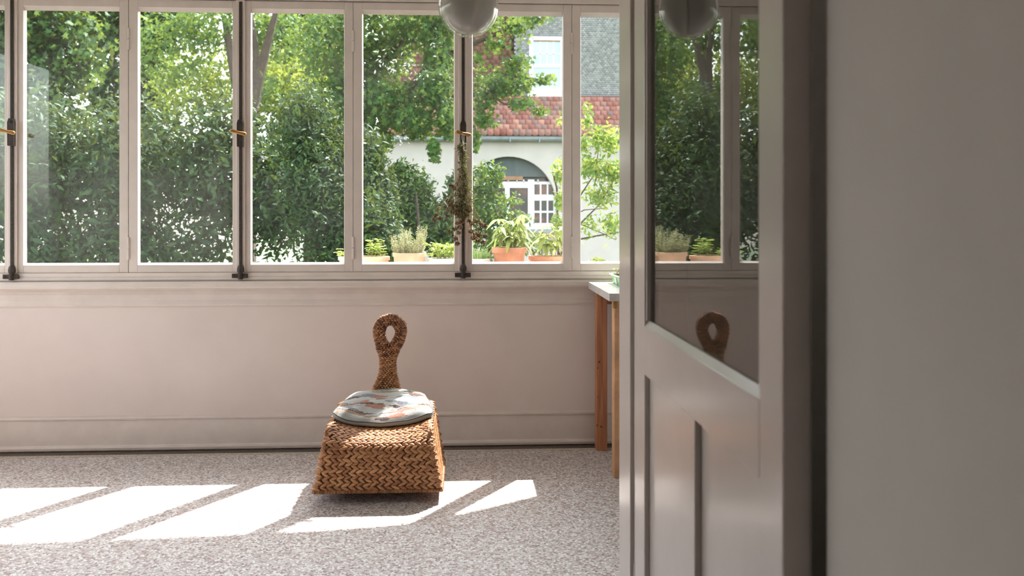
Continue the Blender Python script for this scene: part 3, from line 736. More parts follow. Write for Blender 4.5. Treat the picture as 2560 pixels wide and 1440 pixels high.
tc.add(V, [f[::-1] for f in Fc]).build('cushion_cover', M['fabric'], cush, smooth=True)
ub = MB(); V = []
for q, (kr, kz) in enumerate(((1.0, 1), (1.012, .78), (1.012, .45), (.985, .15), (.93, 0), (.5, 0), (.02, 0))):
    for i in range(NA):
        th = 2*PI*i/NA; x, y = foot(th, kr); xs, ys = foot(th, 1.0)
        sz = seamz(xs, ys, th)
        pk = 1-.18*abs(math.sin(3*th+.4))**12*(1 if 0 < q < 4 else 0)
        V.append((x, y, seatz(x, y)+.0005+(sz-seatz(xs, ys)-.0005)*kz*pk))
ub.add(V, [(j*NA+i, j*NA+(i+1) % NA, (j+1)*NA+(i+1) % NA, (j+1)*NA+i) for j in range(6) for i in range(NA)]).build('cushion_underside', M['fabric_grey'], cush, smooth=True, label='blue grey cotton side and underside')
pts = []
for i in range(NA+1):
    th = 2*PI*i/NA; x, y = foot(th, 1.004); xs, ys = foot(th, 1); pts.append((x, y, seamz(xs, ys, th)))
MB().tube(pts, .0028, 6, False).build('cushion_piping', M['piping'], cush, smooth=True)

# ------------------------------------------------------------------ dried herb bunch on the bolt lever
hb0 = P(1157, 341, W-.076)
bunch = empty('dried_herb_bunch', hb0, 'bunch of dried herbs hanging by white string from the window lever', 'herbs')
def bp(px, py, y=None): return P(px, py, y if y is not None else W-.066)
sg_ = MB()
yk = W-.064
sg_.tube([bp(1155, 341, W-.089), bp(1156, 350, yk-.01), bp(1158, 358, yk-.012), bp(1158, 376, yk-.014)], .0012, 6)
sg_.tube([bp(1160, 343, W-.089), bp(1159.5, 351, yk-.01), bp(1158.5, 358, yk-.012), bp(1160, 377, yk-.016)], .0012, 6)
sg_.tube([bp(1155, 341, W-.089), bp(1156, 335, W-.088), bp(1158.5, 333, W-.076), bp(1160, 337, W-.088), bp(1160, 343, W-.089)], .0012, 6)
sg_.tube([bp(1157.5, 358, yk-.012), bp(1162, 357.5, yk-.013), bp(1167, 361, yk-.012)], [.0012, .0022, .0015], 6)
for k in range(3):
    sg_.tube([Vector((bp(1158.5, 376+k*1.1).x+.011*math.cos(t), yk+.004+.011*math.sin(t), bp(1158, 376+k*1.1).z)) for t in np.linspace(0, 2*PI, 13)], .0014, 5, False)
sg_.build('string', M['string'], bunch)
heads = [(1180, 560), (1190, 553), (1201, 571), (1211, 564), (1177, 578), (1189, 585), (1199, 588), (1212, 590), (1195, 601), (1208, 606), (1184, 594), (1203, 560), (1172, 552),
         (1085, 550), (1089, 538), (1100, 546), (1096, 521), (1118, 526), (1119, 540), (1120, 502), (1124, 512), (1143, 558), (1150, 568), (1146, 582), (1139, 597), (1143, 609), (1123, 580), (1137, 572), (1152, 555),
         (1133, 530), (1141, 536), (1149, 540), (1160, 545), (1168, 538), (1136, 518), (1147, 526), (1158, 530), (1127, 464), (1134, 470), (1172, 525)]
sm = MB(); LP = []; LN = []
FH = []
for k in range(3):
    n = 26; d = rng.normal(size=(n, 3)); d /= np.linalg.norm(d, axis=1, keepdims=True); d[:, 2] *= .8
    V, T = cloud(t_lump(5), d*.62, rot_from(np.roll(d, 1, 1), d), np.tile([.75, .42, .42], (n, 1))*rng.uniform(.7, 1.2, (n, 1)))
    FH.append(mesh_np('dried_flower_head', V, T, M['dry_flower'], True))
for i, (hx, hy) in enumerate(heads):
    yy = W-.064+random.uniform(-.03, .012)
    b = bp(1158+random.uniform(-3, 3), 366, yk); e = bp(hx, hy, yy)
    m1 = bp(1157+random.uniform(-5, 5)+(hx-1157)*.10, 366+(hy-366)*.45, yk-.01); m2 = bp(1157+(hx-1157)*.55+random.uniform(-3, 3), 366+(hy-366)*.78, (yy+yk)/2)
    stem(bunch, [b, m1, m2, e], [.0016, .0014, .0011, .0008], 5)
    place('flower_head', FH[i % 3], bunch, e, Matrix.Rotation(random.uniform(0, 6), 3, 'Z'), random.uniform(.014, .020))
    for q in range(3): LP.append(tuple(m2.lerp(e, .4+.25*q)+Vector((random.uniform(-.006, .006), random.uniform(-.006, .006), 0))))
for k in range(16):
    b = bp(1158+random.uniform(-3, 3), 352+random.uniform(0, 10), yk); e = bp(1157+random.gauss(0, 9), random.uniform(420, 520), yk+random.uniform(-.02, .01))
    stem(bunch, [b, b.lerp(e, .5)+Vector((random.uniform(-.006, .006), 0, 0)), e], .0012, 5)
stem(bunch, [bp(1163, 430), bp(1172, 440), bp(1184, 470), bp(1183, 500)], .0009, 5)
stem(bunch, [bp(1175, 530), bp(1190, 548), bp(1203, 570)], .001, 5); stem(bunch, [bp(1203, 570), bp(1210, 556)], .001, 5)
for k in range(2300):
    t = random.random()
    py = 362+t*182
    wdt = np.interp(py, [362, 378, 395, 430, 460, 500, 530, 546], [8, 11, 6, 9, 18, 29, 28, 16]); off = np.interp(py, [362, 395, 440, 500, 546], [-4, 0, 2, 1, -2])
    LP.append(tuple(bp(1157+off+random.gauss(0, .5)*wdt, py, yk+random.gauss(0, .012))))
LP = np.array(LP); LP[:, 1] = np.minimum(LP[:, 1], W-.044)
stuff('dried_leaves', OVAL, LP, rrot(len(LP), -.2), rng.uniform(.009, .020, (len(LP), 1)), M['dry_leaf'], bunch)

# ------------------------------------------------------------------ herb pots on the outer sill
YPOT = 5.10; ZS = .9448
def pot(name, p0, p1, rim_py, mat, label, taper=.8, sy=1.0, rimh=.022, group=None, yc=YPOT):
    a, b = PX(p0, yc), PX(p1, yc); r = (b-a)/2; c = ((a+b)/2, yc, ZS-.0012); h = PZ(rim_py, yc)-c[2]
    t = empty(name, c, label, 'herb pot', group)
    rb = r*taper
    k = MB().lathe([(rb*.96, 0), (rb, .003), (r*.945-(r*.945-rb)*(rimh/h), h-rimh), (r*.995, h-rimh), (r, h-.003), (r*.985, h), (r*.90, h), (r*.88, h-.02)], c, 36, sy)
    k.build('pot', mat, t, bevel=0)
    MB().lathe([(r*.875, h-.021), (r*.89, h-.012)], c, 24, sy).build('soil', M['soil'], t)
    return t, Vector(c), r, h
LM = {}
def leafmesh(key, mat, *a):
    if key not in LM: LM[key] = mesh_np(key, *t_oval(*a), mat, True)
    return LM[key]
def Rdir(d, roll=0.0):
    d = Vector(d).normalized(); z = Vector((0, 0, 1)); y = z.cross(d)
    y = y.normalized() if y.length > 1e-4 else Vector((0, 1, 0)); z = d.cross(y).normalized()
    return Matrix((d, y, z)).transposed() @ Matrix.Rotation(roll, 3, 'X')
# 1 mint / oregano in the long pale trough
t, c, r, h = pot('mint_pot', 845, 975, 640, M['terra_pale'], 'long pale terracotta pot with mint, leftmost of the herb pots', .93, .55)
sm = MB(); L1 = leafmesh('mint_leaf', M['mint'], .62, .18, .25, 3)
for k in range(30):
    px = random.uniform(852, 968); top = random.uniform(598, 628) if px > 905 else random.uniform(620, 632)
    b = Vector((PX(px, YPOT), YPOT+random.uniform(-.05, .05), c.z+h-.012)); e = P(px+random.uniform(-12, 12), top, YPOT+random.uniform(-.06, .05)); m_ = b.lerp(e, .5)+Vector((random.uniform(-.01, .01), 0, 0))
    stem(t, [b, m_, e], [.0014, .0012, .0008], 5)
    for q in np.linspace(.35, 1, 3 if k % 2 else 4):
        p = b.lerp(m_, q*2) if q < .5 else m_.lerp(e, q*2-1); az = random.uniform(0, PI)
        for s_ in (0, PI):
            place('leaf', L1, t, p, Rdir((math.cos(az+s_), math.sin(az+s_), random.uniform(.0, .6))), random.uniform(.018, .029))
# 2 thyme
t, c, r, h = pot('thyme_pot', 981, 1066, 631, M['terra_pale'], 'pale clay pot with upright grey green thyme', .86)
sm = MB(); LP = []
for k in range(90):
    an = random.uniform(0, 2*PI); rr_ = r*.8*math.sqrt(random.random()); b = Vector((c.x+rr_*math.cos(an), c.y+rr_*math.sin(an), c.z+h-.012))
    hgt = random.uniform(.04, .09) if k < 55 else random.uniform(.09, .15); 
    if k in (60, 61, 62): hgt = .165
    e = b+Vector(((b.x-c.x)*.42+random.uniform(-.012, .012), (b.y-c.y)*.35, hgt))
    m_ = b.lerp(e, .5)+Vector(((b.x-c.x)*.12, 0, 0)); sm.tube([b, m_, e], .0009, 4)
    for q in np.linspace(.15, 1, int(hgt/.0042)):
        p = b.lerp(m_, q*2) if q < .5 else m_.lerp(e, q*2-1); s_ = .0035
        for _ in range(3): LP.append((p.x+random.gauss(0, s_), p.y+random.gauss(0, s_), p.z+random.gauss(0, .002)))
sm.build('stems', M['dry_stem'], t, kind='stuff'); LP = np.array(LP)
stuff('thyme_leaves', OVAL, LP, rrot(len(LP), .5), rng.uniform(.006, .0105, (len(LP), 1)), M['thyme'], t)
# 3 parsley
t, c, r, h = pot('parsley_pot', 1068, 1151, 645, M['pot_glare'], 'clay pot coloured white with glare, with curly parsley', .9)
sm = MB(); L3 = mesh_np('parsley_leaf', *t_maple(), M['mint'])
for k in range(58):
    an = random.uniform(0, 2*PI); rr_ = r*.7*math.sqrt(random.random()); b = Vector((c.x+rr_*math.cos(an)*.9, c.y+rr_*math.sin(an), c.z+h-.012))
    e = b+Vector(((b.x-c.x)*.35+random.uniform(-.02, .02), (b.y-c.y)*.35, random.uniform(.03, .098)))
    if k == 0: e = P(1064, 608, YPOT)
    stem(t, [b, b.lerp(e, .5)+Vector((0, 0, .006)), e], .0012, 5)
    for q in range(4):
        az = random.uniform(0, 2*PI); p = e+Vector((math.cos(az)*.010, math.sin(az)*.010, random.uniform(-.012, .006)))
        place('leaf', L3, t, p, Rdir((math.cos(az), math.sin(az), random.uniform(-.4, .5)), random.uniform(-.8, .8)), random.uniform(.026, .040))
# chives
t, c, r, h = pot('chive_pot', 1154, 1229, 646, M['pot_glare'], 'clay pot coloured white with glare, with grassy chives', .9)
bm = MB()
for k in range(330):
    an = random.uniform(0, 2*PI); rr_ = r*.82*math.sqrt(random.random()); b = Vector((c.x+rr_*math.cos(an), c.y+rr_*math.sin(an), c.z+h-.012))
    o_ = Vector((math.cos(an), math.sin(an), 0)); ln_ = random.uniform(.035, .075)
    if k % 16 == 0: ln_ = random.uniform(.09, .12)
    sp_ = random.uniform(.2, .9)*(.4+rr_/r)
    p1 = b+Vector((0, 0, ln_*.55))+o_*ln_*.2*sp_; p2 = b+Vector((0, 0, ln_*(1-.45*sp_)))+o_*ln_*.7*sp_
    bm.tube([b, p1, p2], [.0013, .0012, .0004], 4, False)
for k in range(26):
    b = Vector((c.x+r*.75, c.y+random.uniform(-.04, .04), c.z+h-.012)); q = random.uniform(.6, 1.1)
    bm.tube([b, b+Vector((.012*q, 0, .02*q)), b+Vector((.024*q, -.005, .004)), b+Vector((.036*q+.002, -.008, -.035*q))], [.0013, .0013, .0012, .0005], 4, False)
bm.build('chive_blades', M['chive'], t, kind='stuff')
# 4 sage in the large terracotta pot
t, c, r, h = pot('sage_pot', 1229, 1317, 618.5, M['terra'], 'large terracotta pot with drooping yellow green sage', .76, rimh=.032)
LS = [mesh_np('sage_leaf', *t_oval(.50, d, .10, 5), M['sage'], True) for d in (.8, 1.3, 1.9)]
sm = MB()
def whorl(t, p, n, sz, up=.5):
    a0 = random.uniform(0, 6)
    for q in range(n):
        az = a0+2*PI*q/n+random.uniform(-.3, .3)
        place('leaf', random.choice(LS), t, p+Vector((0, 0, random.uniform(-.008, .004))), Rdir((math.cos(az), math.sin(az), up+random.uniform(-.5, .3))), random.uniform(.75, 1.15)*sz)
for (bx, tx, ty, nw) in ((1256, 1247, 545, 3), (1266, 1278, 527, 3), (1268, 1268, 562, 3), (1282, 1304, 535, 3), (1294, 1300, 560, 3), (1290, 1284, 575, 2), (1256, 1252, 580, 2), (1275, 1276, 588, 2), (1296, 1306, 590, 2)):
    yy = YPOT+random.uniform(-.05, .05); b = P(bx, 622, yy); b.z = c.z+h-.012; e = P(tx, ty+4, yy+random.uniform(-.02, .02)); m_ = b.lerp(e, .5)+Vector((random.uniform(-.006, .006), 0, 0))
    stem(t, [b, m_, e], [.0022, .0019, .0012], 6)
    for q in range(nw):
        f = 1-.26*q; p = b.lerp(m_, f*2) if f < .5 else m_.lerp(e, f*2-1)
        small = (tx == 1278 and q == 0)
        whorl(t, p, 4 if small else 7, .018 if small else .050, .5)
# 5 second sage
t, c, r, h = pot('sage_trough', 1321, 1438, 640, M['terra'], 'low wide terracotta pot with broad leaved sage and plant label', .93, .6)
sm = MB(); LB = [mesh_np('broad_sage_leaf', *t_oval(.52, d, .10, 5), M['sage'], True) for d in (.6, 1.1, 1.6)]
LS_old = LS; LS = LB
for (bx, tx, ty, nw) in ((1362, 1369, 560, 3), (1388, 1396, 578, 3), (1400, 1408, 570, 3), (1355, 1358, 595, 2), (1378, 1380, 600, 2), (1420, 1424, 585, 2)):
    yy = YPOT+random.uniform(-.03, .03); b = P(bx, 641, yy); b.z = c.z+h-.012; e = P(tx, ty, yy); m_ = b.lerp(e, .5)+Vector((random.uniform(-.006, .006), 0, 0))
    stem(t, [b, m_, e], [.0022, .0018, .0012], 6)
    for q in range(nw):
        f = 1-.3*q; p = b.lerp(m_, f*2) if f < .5 else m_.lerp(e, f*2-1); whorl(t, p, 6, .054, .5)
stem(t, [P(1328, 641, YPOT), P(1332, 630, YPOT), P(1340, 629, YPOT), P(1348, 636, YPOT)], .0012, 5)
lb_ = [P(1333, 643, YPOT-.05), P(1327, 632, YPOT-.045), P(1318, 625, YPOT-.03), P(1308, 620.5, YPOT-.02)]
lm = MB(); V = []
for p in lb_: V += [p+Vector((0, -.007, .004)), p+Vector((0, .007, -.002))]
lm.add(V, [(0, 1, 3, 2), (2, 3, 5, 4), (4, 5, 7, 6)]).build('plant_label', M['string'], t, label='curved white plastic plant label')
# 6 low pale pot further right
t, c, r, h = pot('stonecrop_pot', 1470, 1520, 653, M['pot_glare'], 'small low pot with pale yellow stonecrop, rightmost herb pot', .9)
pts = np.array([(c.x+r*.9*math.cos(a_)*q, c.y+r*.9*math.sin(a_)*q, c.z+h-.008+.022*(1-q*q)+random.uniform(-.004, .004)) for a_, q in zip(rng.uniform(0, 2*PI, 260), np.sqrt(rng.uniform(0, 1, 260)))])
stuff('stonecrop', OVAL, pts, rrot(len(pts), .6), rng.uniform(.009, .015, (len(pts), 1)), M['sunny'], t)

# ------------------------------------------------------------------ neighbouring house
HY = 26.0; hs_ = HY/F
house = empty('house', (PX(1330, HY), HY, -2.3), 'pale rendered house with red tiled mansard roof and arched window', 'house')
Z = lambda py, y=HY: PZ(py, y); X = lambda px, y=HY: PX(px, y)
hx0, hx1 = X(955), X(1760)
# wall with arched opening
acx, acz, ar = X(1272), Z(510), 119*hs_; zs = Z(576)
n = 28; arc = [(acx+ar*math.cos(PI-PI*k/n), acz+ar*math.sin(PI-PI*k/n)) for k in range(n+1)]
zt = Z(338)
wm = MB(); y = HY; yb = HY+.35
def quad(mb, a, b, c, d): mb.add([a, b, c, d], [(0, 1, 2, 3)])
for k in range(n):
    (xa_, za_), (xb_, zb_) = arc[k], arc[k+1]
    quad(wm, (xa_, y, za_), (xb_, y, zb_), (xb_, y, zt), (xa_, y, zt)); quad(wm, (xa_, y, za_), (xa_, yb, za_), (xb_, yb, zb_), (xb_, y, zb_))
quad(wm, (hx0, y, -2.3), (acx-ar, y, -2.3), (acx-ar, y, zt), (hx0, y, zt)); quad(wm, (acx+ar, y, -2.3), (hx1, y, -2.3), (hx1, y, zt), (acx+ar, y, zt))
quad(wm, (acx-ar, y, -2.3), (acx+ar, y, -2.3), (acx+ar, y, zs), (acx-ar, y, zs))
for xx in (acx-ar, acx+ar): quad(wm, (xx, y, zs), (xx, yb, zs), (xx, yb, acz), (xx, y, acz))
quad(wm, (hx0, y, -2.3), (hx0, y, zt), (hx0, y+9, zt), (hx0, y+9, -2.3)); quad(wm, (hx1, y, -2.3), (hx1, y+9, -2.3), (hx1, y+9, zt), (hx1, y, zt))
wm.build('wall', M['render'], house)
MB().box(hx0, hx1, yb+.25, yb+.27, -2.3, zt).build('back_board', M['pane_dark'], house)
# arched window: shutter slats, wood bar, frame, panes
yw = HY+.20
slats = MB(); zz = Z(441)
while zz < acz+ar-.02:
    hwd = math.sqrt(max(0, ar*ar-(zz+.015-acz)**2))-.01
    if hwd > .05: slats.prism([(yw, zz), (yw+.02, zz+.004), (yw+.03, zz+.028), (yw+.012, zz+.03)], 'x', acx-hwd, acx+hwd)
    zz += .033
slats.build('shutter_slats', M['shutter'], house, kind='stuff')
MB().box(acx-ar*.80, X(1308), yw-.02, yw+.03, Z(450), Z(440)).build('wood_bar', M['oak'], house)
wf = MB()
def hb_(px0, px1, py0, py1, d=0.0): wf.box(X(px0), X(px1), yw-d, yw+.06, Z(py1), Z(py0))
hb_(1166, 1321, 453, 469); hb_(1337, 1385, 453, 460); hb_(1154, 1391, 558, 574, .01); hb_(1321, 1337, 448, 558, .02); hb_(1263, 1275, 469, 558); hb_(1385, 1391, 488, 558); hb_(1337, 1385, 486, 501)
hb_(1154, 1166, 466, 558); hb_(1210, 1220, 469, 558)
fr_ = wf.build('arched_window', M['win_white'], house)
mt = MB()
for px in (1351, 1368.5): mt.box(X(px), X(px+4), yw+.005, yw+.045, Z(560), Z(455))
mt.box(X(1337), X(1386), yw+.008, yw+.045, Z(532), Z(527)); mt.build('muntins', M['win_white'], fr_)
for px in (1250, 1270, 1292, 1309, 1345): MB().box(X(px), X(px+3), yw, yw+.04, Z(455), Z(448)).build('mullion_stub', M['win_white'], fr_)
for a, b, c, d in ((1166, 1210, 469, 558), (1220, 1263, 469, 558), (1275, 1321, 469, 558)):
    MB().box(X(a), X(b), yw+.05, yw+.055, Z(d), Z(c)).build('pane', M['pane_dark'], fr_)
for a, b in ((1337, 1351), (1355, 1368.5), (1372.5, 1385)):
    for c, d in ((460, 486), (501, 527), (532, 558)): MB().box(X(a), X(b), yw+.03, yw+.034, Z(d), Z(c)).build('pane', M['pane_dark'], fr_)
MB().box(acx-ar-.1, acx+ar+.1, HY-.12, HY+.35, Z(582), Z(575)).build('window_sill', M['zinc'], house)
for k in range(18):
    xx = acx-ar-.08+k*(2*ar+.16)/18; MB().box(xx, xx+(2*ar+.16)/18-.01, HY-.10, HY+.02, Z(592), Z(582.5)).build('brick', M['brick_red'], house, bevel=0)
# gutter with brackets
g0 = Z(352, HY-.25); gy = HY-.30
MB().prism([(gy, g0+.13), (gy+.015, g0+.05), (gy+.06, g0+.01), (gy+.10, g0), (gy+.15, g0+.02), (gy+.18, g0+.13), (gy+.165, g0+.13), (gy+.10, g0+.02), (gy+.02, g0+.13)], 'x', hx0-.1, hx1).build('gutter', M['zinc'], house)
for k in range(13):
    xx = hx0+.3+k*.86; MB().box(xx, xx+.03, gy-.012, gy+.19, g0-.03, g0+.12).build('gutter_bracket', M['zinc'], house)
MB().box(hx0, hx1, HY-.12, HY+.02, zt-.02, zt+.06).build('eaves_board', M['render'], house)
# mansard roof plane: from the gutter up, leaning back
ry0, rz0 = HY-.22, Z(337, HY-.22); slope = .30                      # dy per dz
zdorm = Z(238, HY+.2); ztop = Z(40, HY+.8)
xd = X(1290)                                                        # left cheek of the slate dormer
ro = MB(); dy = lambda z: ry0+(z-rz0)*slope
quad(ro, (hx0, dy(rz0)+.03, rz0), (hx1, dy(rz0)+.03, rz0), (hx1, dy(zdorm)+.03, zdorm), (hx0, dy(zdorm)+.03, zdorm))
quad(ro, (hx0, dy(zdorm)+.03, zdorm), (xd, dy(zdorm)+.03, zdorm), (xd, dy(ztop)+.03, ztop), (hx0+.4, dy(ztop)+.03, ztop))
roof = ro.build('mansard_roof', M['tile_under'], house)
tw, te = .187, .148
def tile_tpl():
    o = [(-.5, 1.35), (-.5, .34), (-.36, .12), (0, 0), (.36, .12), (.5, .34), (.5, 1.35)]
    V = [(x*tw*.955, 0, z*te) for x, z in o]+[(x*tw*.955, -.030, z*te) for x, z in o]; n = len(o)
    T = [(0, i, i+1) for i in range(1, n-1)]+[(n, n+i+1, n+i) for i in range(1, n-1)]
    for i in range(n-1): T += [(i, n+i, n+i+1), (i, n+i+1, i+1)]
    V = np.array(V); 
    ang = math.atan(slope); return V, np.array(T)
TT = tile_tpl(); tmesh = mesh_np('roof_tile', *TT, M['tile']); tmesh2 = mesh_np('old_roof_tile', *TT, M['tile_old_shaded']); old_shaded = lambda p: p[0] < xd and p[2] > zdorm-.25
tl = []
rowi = 0; z = rz0-.03
while z < ztop-.1:
    k = 0; x = hx0+(tw/2 if rowi % 2 else 0)
    xe = hx1 if z < zdorm-.15 else xd-.05
    while x < xe: tl.append((x, dy(z)-.030, z)); x += tw
    rowi += 1; z += te*.96
def vis(p): 
    px = 1163+p[0]/p[1]*F; lo = p[2] < zdorm
    return (0 if (1180 < px < 1412 or 1448 < px < 1552) and lo else 1 if 1178 < px < 1290 else 2 if 1050 < px < 1180 and lo else 3)
tl.sort(key=vis)
RT = Matrix.Rotation(-math.atan(slope)+.17, 3, 'X')
for p in tl[:300]: place('roof_tile', tmesh2 if old_shaded(p) else tmesh, roof, (p[0], p[1]+random.uniform(-.006, .006), p[2]+random.uniform(-.007, .007)), RT @ Matrix.Rotation(random.uniform(-.03, .03), 3, 'Y'))
if len(tl) > 300:
    for nm_, mt_, q in (('roof_tiles', 'tile', [p for p in tl[300:] if not old_shaded(p)]), ('old_shaded_roof_tiles', 'tile_old_shaded', [p for p in tl[300:] if old_shaded(p)])):
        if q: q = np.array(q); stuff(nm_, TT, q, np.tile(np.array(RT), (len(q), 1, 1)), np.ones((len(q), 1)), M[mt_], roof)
# slate dormer wall
ys = dy(zdorm)+.02; zs1 = Z(-60)
dm = MB().box(xd, hx1, ys+.02, ys+4, zdorm-.05, zs1); dorm = dm.build('slate_wall', M['slate'], house)
MB().box(xd-.012, xd-.001, ys+.03, ys+3.5, zdorm-.05, zs1).build('dormer_cheek', M['shutter'], house)
sw, sh = .090, .0605
sp_ = []; r_ = 0; z = zdorm+.03
wx0, wx1 = X(1322), X(1409); wz0, wz1 = Z(238), Z(87)
while z < Z(-20):
    x = xd+(sw/2 if r_ % 2 else 0)
    while x < X(1640):
        if not (wx0 < x < wx1 and z < wz1): sp_.append((x, ys+.008, z))
        x += sw
    z += sh; r_ += 1
so2 = [(-.5, 1.3), (-.5, .3), (0, 0), (.5, .3), (.5, 1.3)]
SV = np.array([(x*sw*.96, .010 if z > 1 else 0, z*sh) for x, z in so2]+[(x*sw*.96, .018, z*sh) for x, z in so2]); ST = np.array([(0, 1, 2), (0, 2, 3), (0, 3, 4), (1, 6, 7), (1, 7, 2), (2, 7, 8), (2, 8, 3)])
q = np.array(sp_); q[:, 1] += rng.uniform(-.004, .002, len(q))
stuff('slate_shingles', (SV, ST), q, np.tile(np.eye(3), (len(q), 1, 1)), rng.uniform(.97, 1.03, (len(q), 1)), M['slate'], dorm)
# white dormer window
yv = ys-.03
dw = MB()
def db(px0, px1, py0, py1, y0=yv, y1=None): dw.box(X(px0), X(px1), y0, (y1 or ys+.06), Z(py1), Z(py0))
db(1324, 1408, 87, 96); db(1324, 1334, 96, 222); db(1402, 1408, 96, 222); db(1320, 1412, 222, 239, yv-.06); db(1334, 1402, 156, 165, yv+.01); db(1334, 1402, 216, 222, yv+.01)
dwo = dw.build('dormer_window', M['win_white'], house)
for px in (1350.5, 1367, 1384): MB().box(X(px), X(px+2.4), yv+.02, yv+.045, Z(156), Z(99)).build('muntin', M['win_white'], dwo)
MB().box(X(1334), X(1402), yv+.02, yv+.045, Z(131.5), Z(129)).build('muntin', M['win_white'], dwo)
for a, b in ((1334, 1350.5), (1353, 1367), (1369.5, 1384), (1386.5, 1402)):
    for c, d in ((98, 129), (131.5, 156)): MB().box(X(a), X(b), yv+.03, yv+.035, Z(d), Z(c)).build('pane', M['pane_sky'], dwo)
MB().box(X(1334), X(1402), yv+.03, yv+.035, Z(216), Z(165)).build('pane', M['pane_sky'], dwo)
MB().box(X(1334), X(1402), yv+.005, yv+.028, Z(99), Z(95.5)).build('blind_rail', M['oak'], dwo)

# ------------------------------------------------------------------ garden
struct(MB().box(-60, 60, 5.13, 90, -2.6, -2.3), 'ground', 'grass', 'sunlit green garden ground', 'lawn')
def blob_pts(blobs, shell=.55):
    P_, O_ = [], []
    for (px, py, y, rx, ry, rd, n) in blobs:
        c = np.array(P(px, py, y)); s = y/F; d = rng.normal(size=(n, 3)); d /= np.linalg.norm(d, axis=1, keepdims=True)
        rad = (shell+(1-shell)*rng.uniform(0, 1, (n, 1)))*(1+.16*rng.normal(size=(n, 1)))
        P_.append(c+d*rad*np.array([rx*s, rd, ry*s])); O_.append(d)
    return np.concatenate(P_), np.concatenate(O_)
def bp_(px, py, y): return P(px, py, y)
# big maple
ym = 13.0
tr = empty('maple_tree', (PX(880, 14.5), 14.5, -2.3), 'tall green maple filling the window left of the house', 'tree')
bl = [(820, 110, 13, 80, 110, 1.0, 900), (900, 70, 13, 80, 80, .9, 800), (980, 60, 13, 70, 60, .9, 650), (960, 140, 13.4, 80, 70, .8, 650), (1060, 60, 12.6, 70, 60, .8, 650), (1100, 130, 12.4, 45, 80, .6, 520),
      (1090, 215, 12.2, 50, 60, .6, 520), (980, 265, 12.8, 80, 60, .8, 700), (900, 230, 13.2, 70, 80, .8, 700), (830, 270, 13, 60, 70, .8, 550), (1040, 305, 12.4, 60, 40, .6, 380), (1120, 300, 12.2, 35, 50, .5, 280), (930, 345, 13, 60, 40, .6, 300),
      (1085, 375, 12.0, 18, 34, .25, 90), (1110, 40, 12.2, 60, 40, .6, 400)]
bl = [(*q[:6], int(q[6]*1.7)) for q in bl]; pp, oo = blob_pts(bl)
br = MB()
def limb(pts, r0, r1, seg=8): 
    n = len(pts); br.tube([bp_(*p) for p in pts], [r0+(r1-r0)*i/(n-1) for i in range(n)], seg)
limb([(880, 890, 14.5), (890, 600, 14.5), (910, 400, 14.2), (930, 200, 13.6), (960, 60, 13.4)], .20, .06)
limb([(910, 400, 14.2), (1000, 250, 13.2), (1080, 160, 12.6), (1180, 110, 12.2), (1300, 60, 12.0)], .09, .02)
limb([(1000, 250, 13.2), (1100, 250, 12.4), (1220, 230, 12.0), (1290, 190, 11.9), (1350, 200, 11.8)], .05, .01)
limb([(920, 300, 14), (850, 180, 13.5), (810, 80, 13.2)], .07, .02); limb([(1290, 145, 11.9), (1270, 175, 11.9), (1240, 215, 12)], .015, .01)
limb([(1220, 230, 12), (1260, 260, 11.9), (1330, 262, 11.8), (1360, 285, 11.8)], .02, .006); limb([(950, 170, 13.4), (1010, 95, 13), (1070, 50, 12.6)], .05, .015)
br.build('trunk', M['bark'], tr)
stuff('maple_foliage', MAPLE, pp, rrot(len(pp), .5, oo), rng.uniform(.075, .125, (len(pp), 1)), M['maple'], tr)
bl2 = [(1215, 45, 12, 45, 32, .45, 60), (1290, 70, 12, 50, 40, .45, 62), (1340, 45, 11.9, 45, 18, .3, 34), (1240, 110, 12, 32, 26, .4, 26), (1290, 165, 11.9, 42, 36, .4, 60), (1250, 215, 12, 60, 30, .5, 74), (1305, 215, 11.9, 40, 30, .4, 46),
       (1355, 200, 11.8, 45, 18, .3, 34), (1310, 260, 11.8, 48, 20, .3, 44), (1205, 270, 12, 32, 44, .4, 50), (1350, 280, 11.8, 22, 14, .2, 14), (1215, 305, 12, 40, 20, .35, 38), (1190, 350, 12, 14, 44, .2, 34), (1195, 150, 12, 16, 18, .2, 10)]
pq, oq = blob_pts(bl2, .3); lm_ = mesh_np('maple_leaf', *MAPLE, M['maple']); RR = rrot(len(pq), .5, oq)
for i in range(min(300, len(pq))): place('leaf', lm_, tr, pq[i], Matrix(RR[i].tolist()), random.uniform(.085, .135))
bl3 = [(a, b, y, c, d, e, int(n*2.6)) for (a, b, y, c, d, e, n) in bl2+[(1225, 235, 12.1, 45, 45, .4, 60), (1250, 190, 12.1, 40, 30, .4, 40), (1200, 190, 12.2, 20, 60, .3, 30)]]; p3, o3 = blob_pts(bl3, .2)
p3 = np.concatenate([p3, pq[300:]]); stuff('maple_sprays', MAPLE, p3, rrot(len(p3), .5), rng.uniform(.06, .11, (len(p3), 1)), M['maple'], tr)
# small white flecks scattered in the maple
bq, _ = blob_pts([(1010, 170, 11.9, 60, 14, .2, 40), (960, 130, 12, 60, 50, .3, 26), (1090, 110, 11.8, 12, 30, .1, 16), (1000, 350, 12, 30, 14, .2, 22), (1060, 195, 11.8, 30, 14, .2, 26), (940, 60, 12, 40, 30, .3, 14)])
stuff('white_flecks', OVAL, bq, rrot(len(bq), .3), rng.uniform(.032, .058, (len(bq), 1)), M['fleck'], tr)

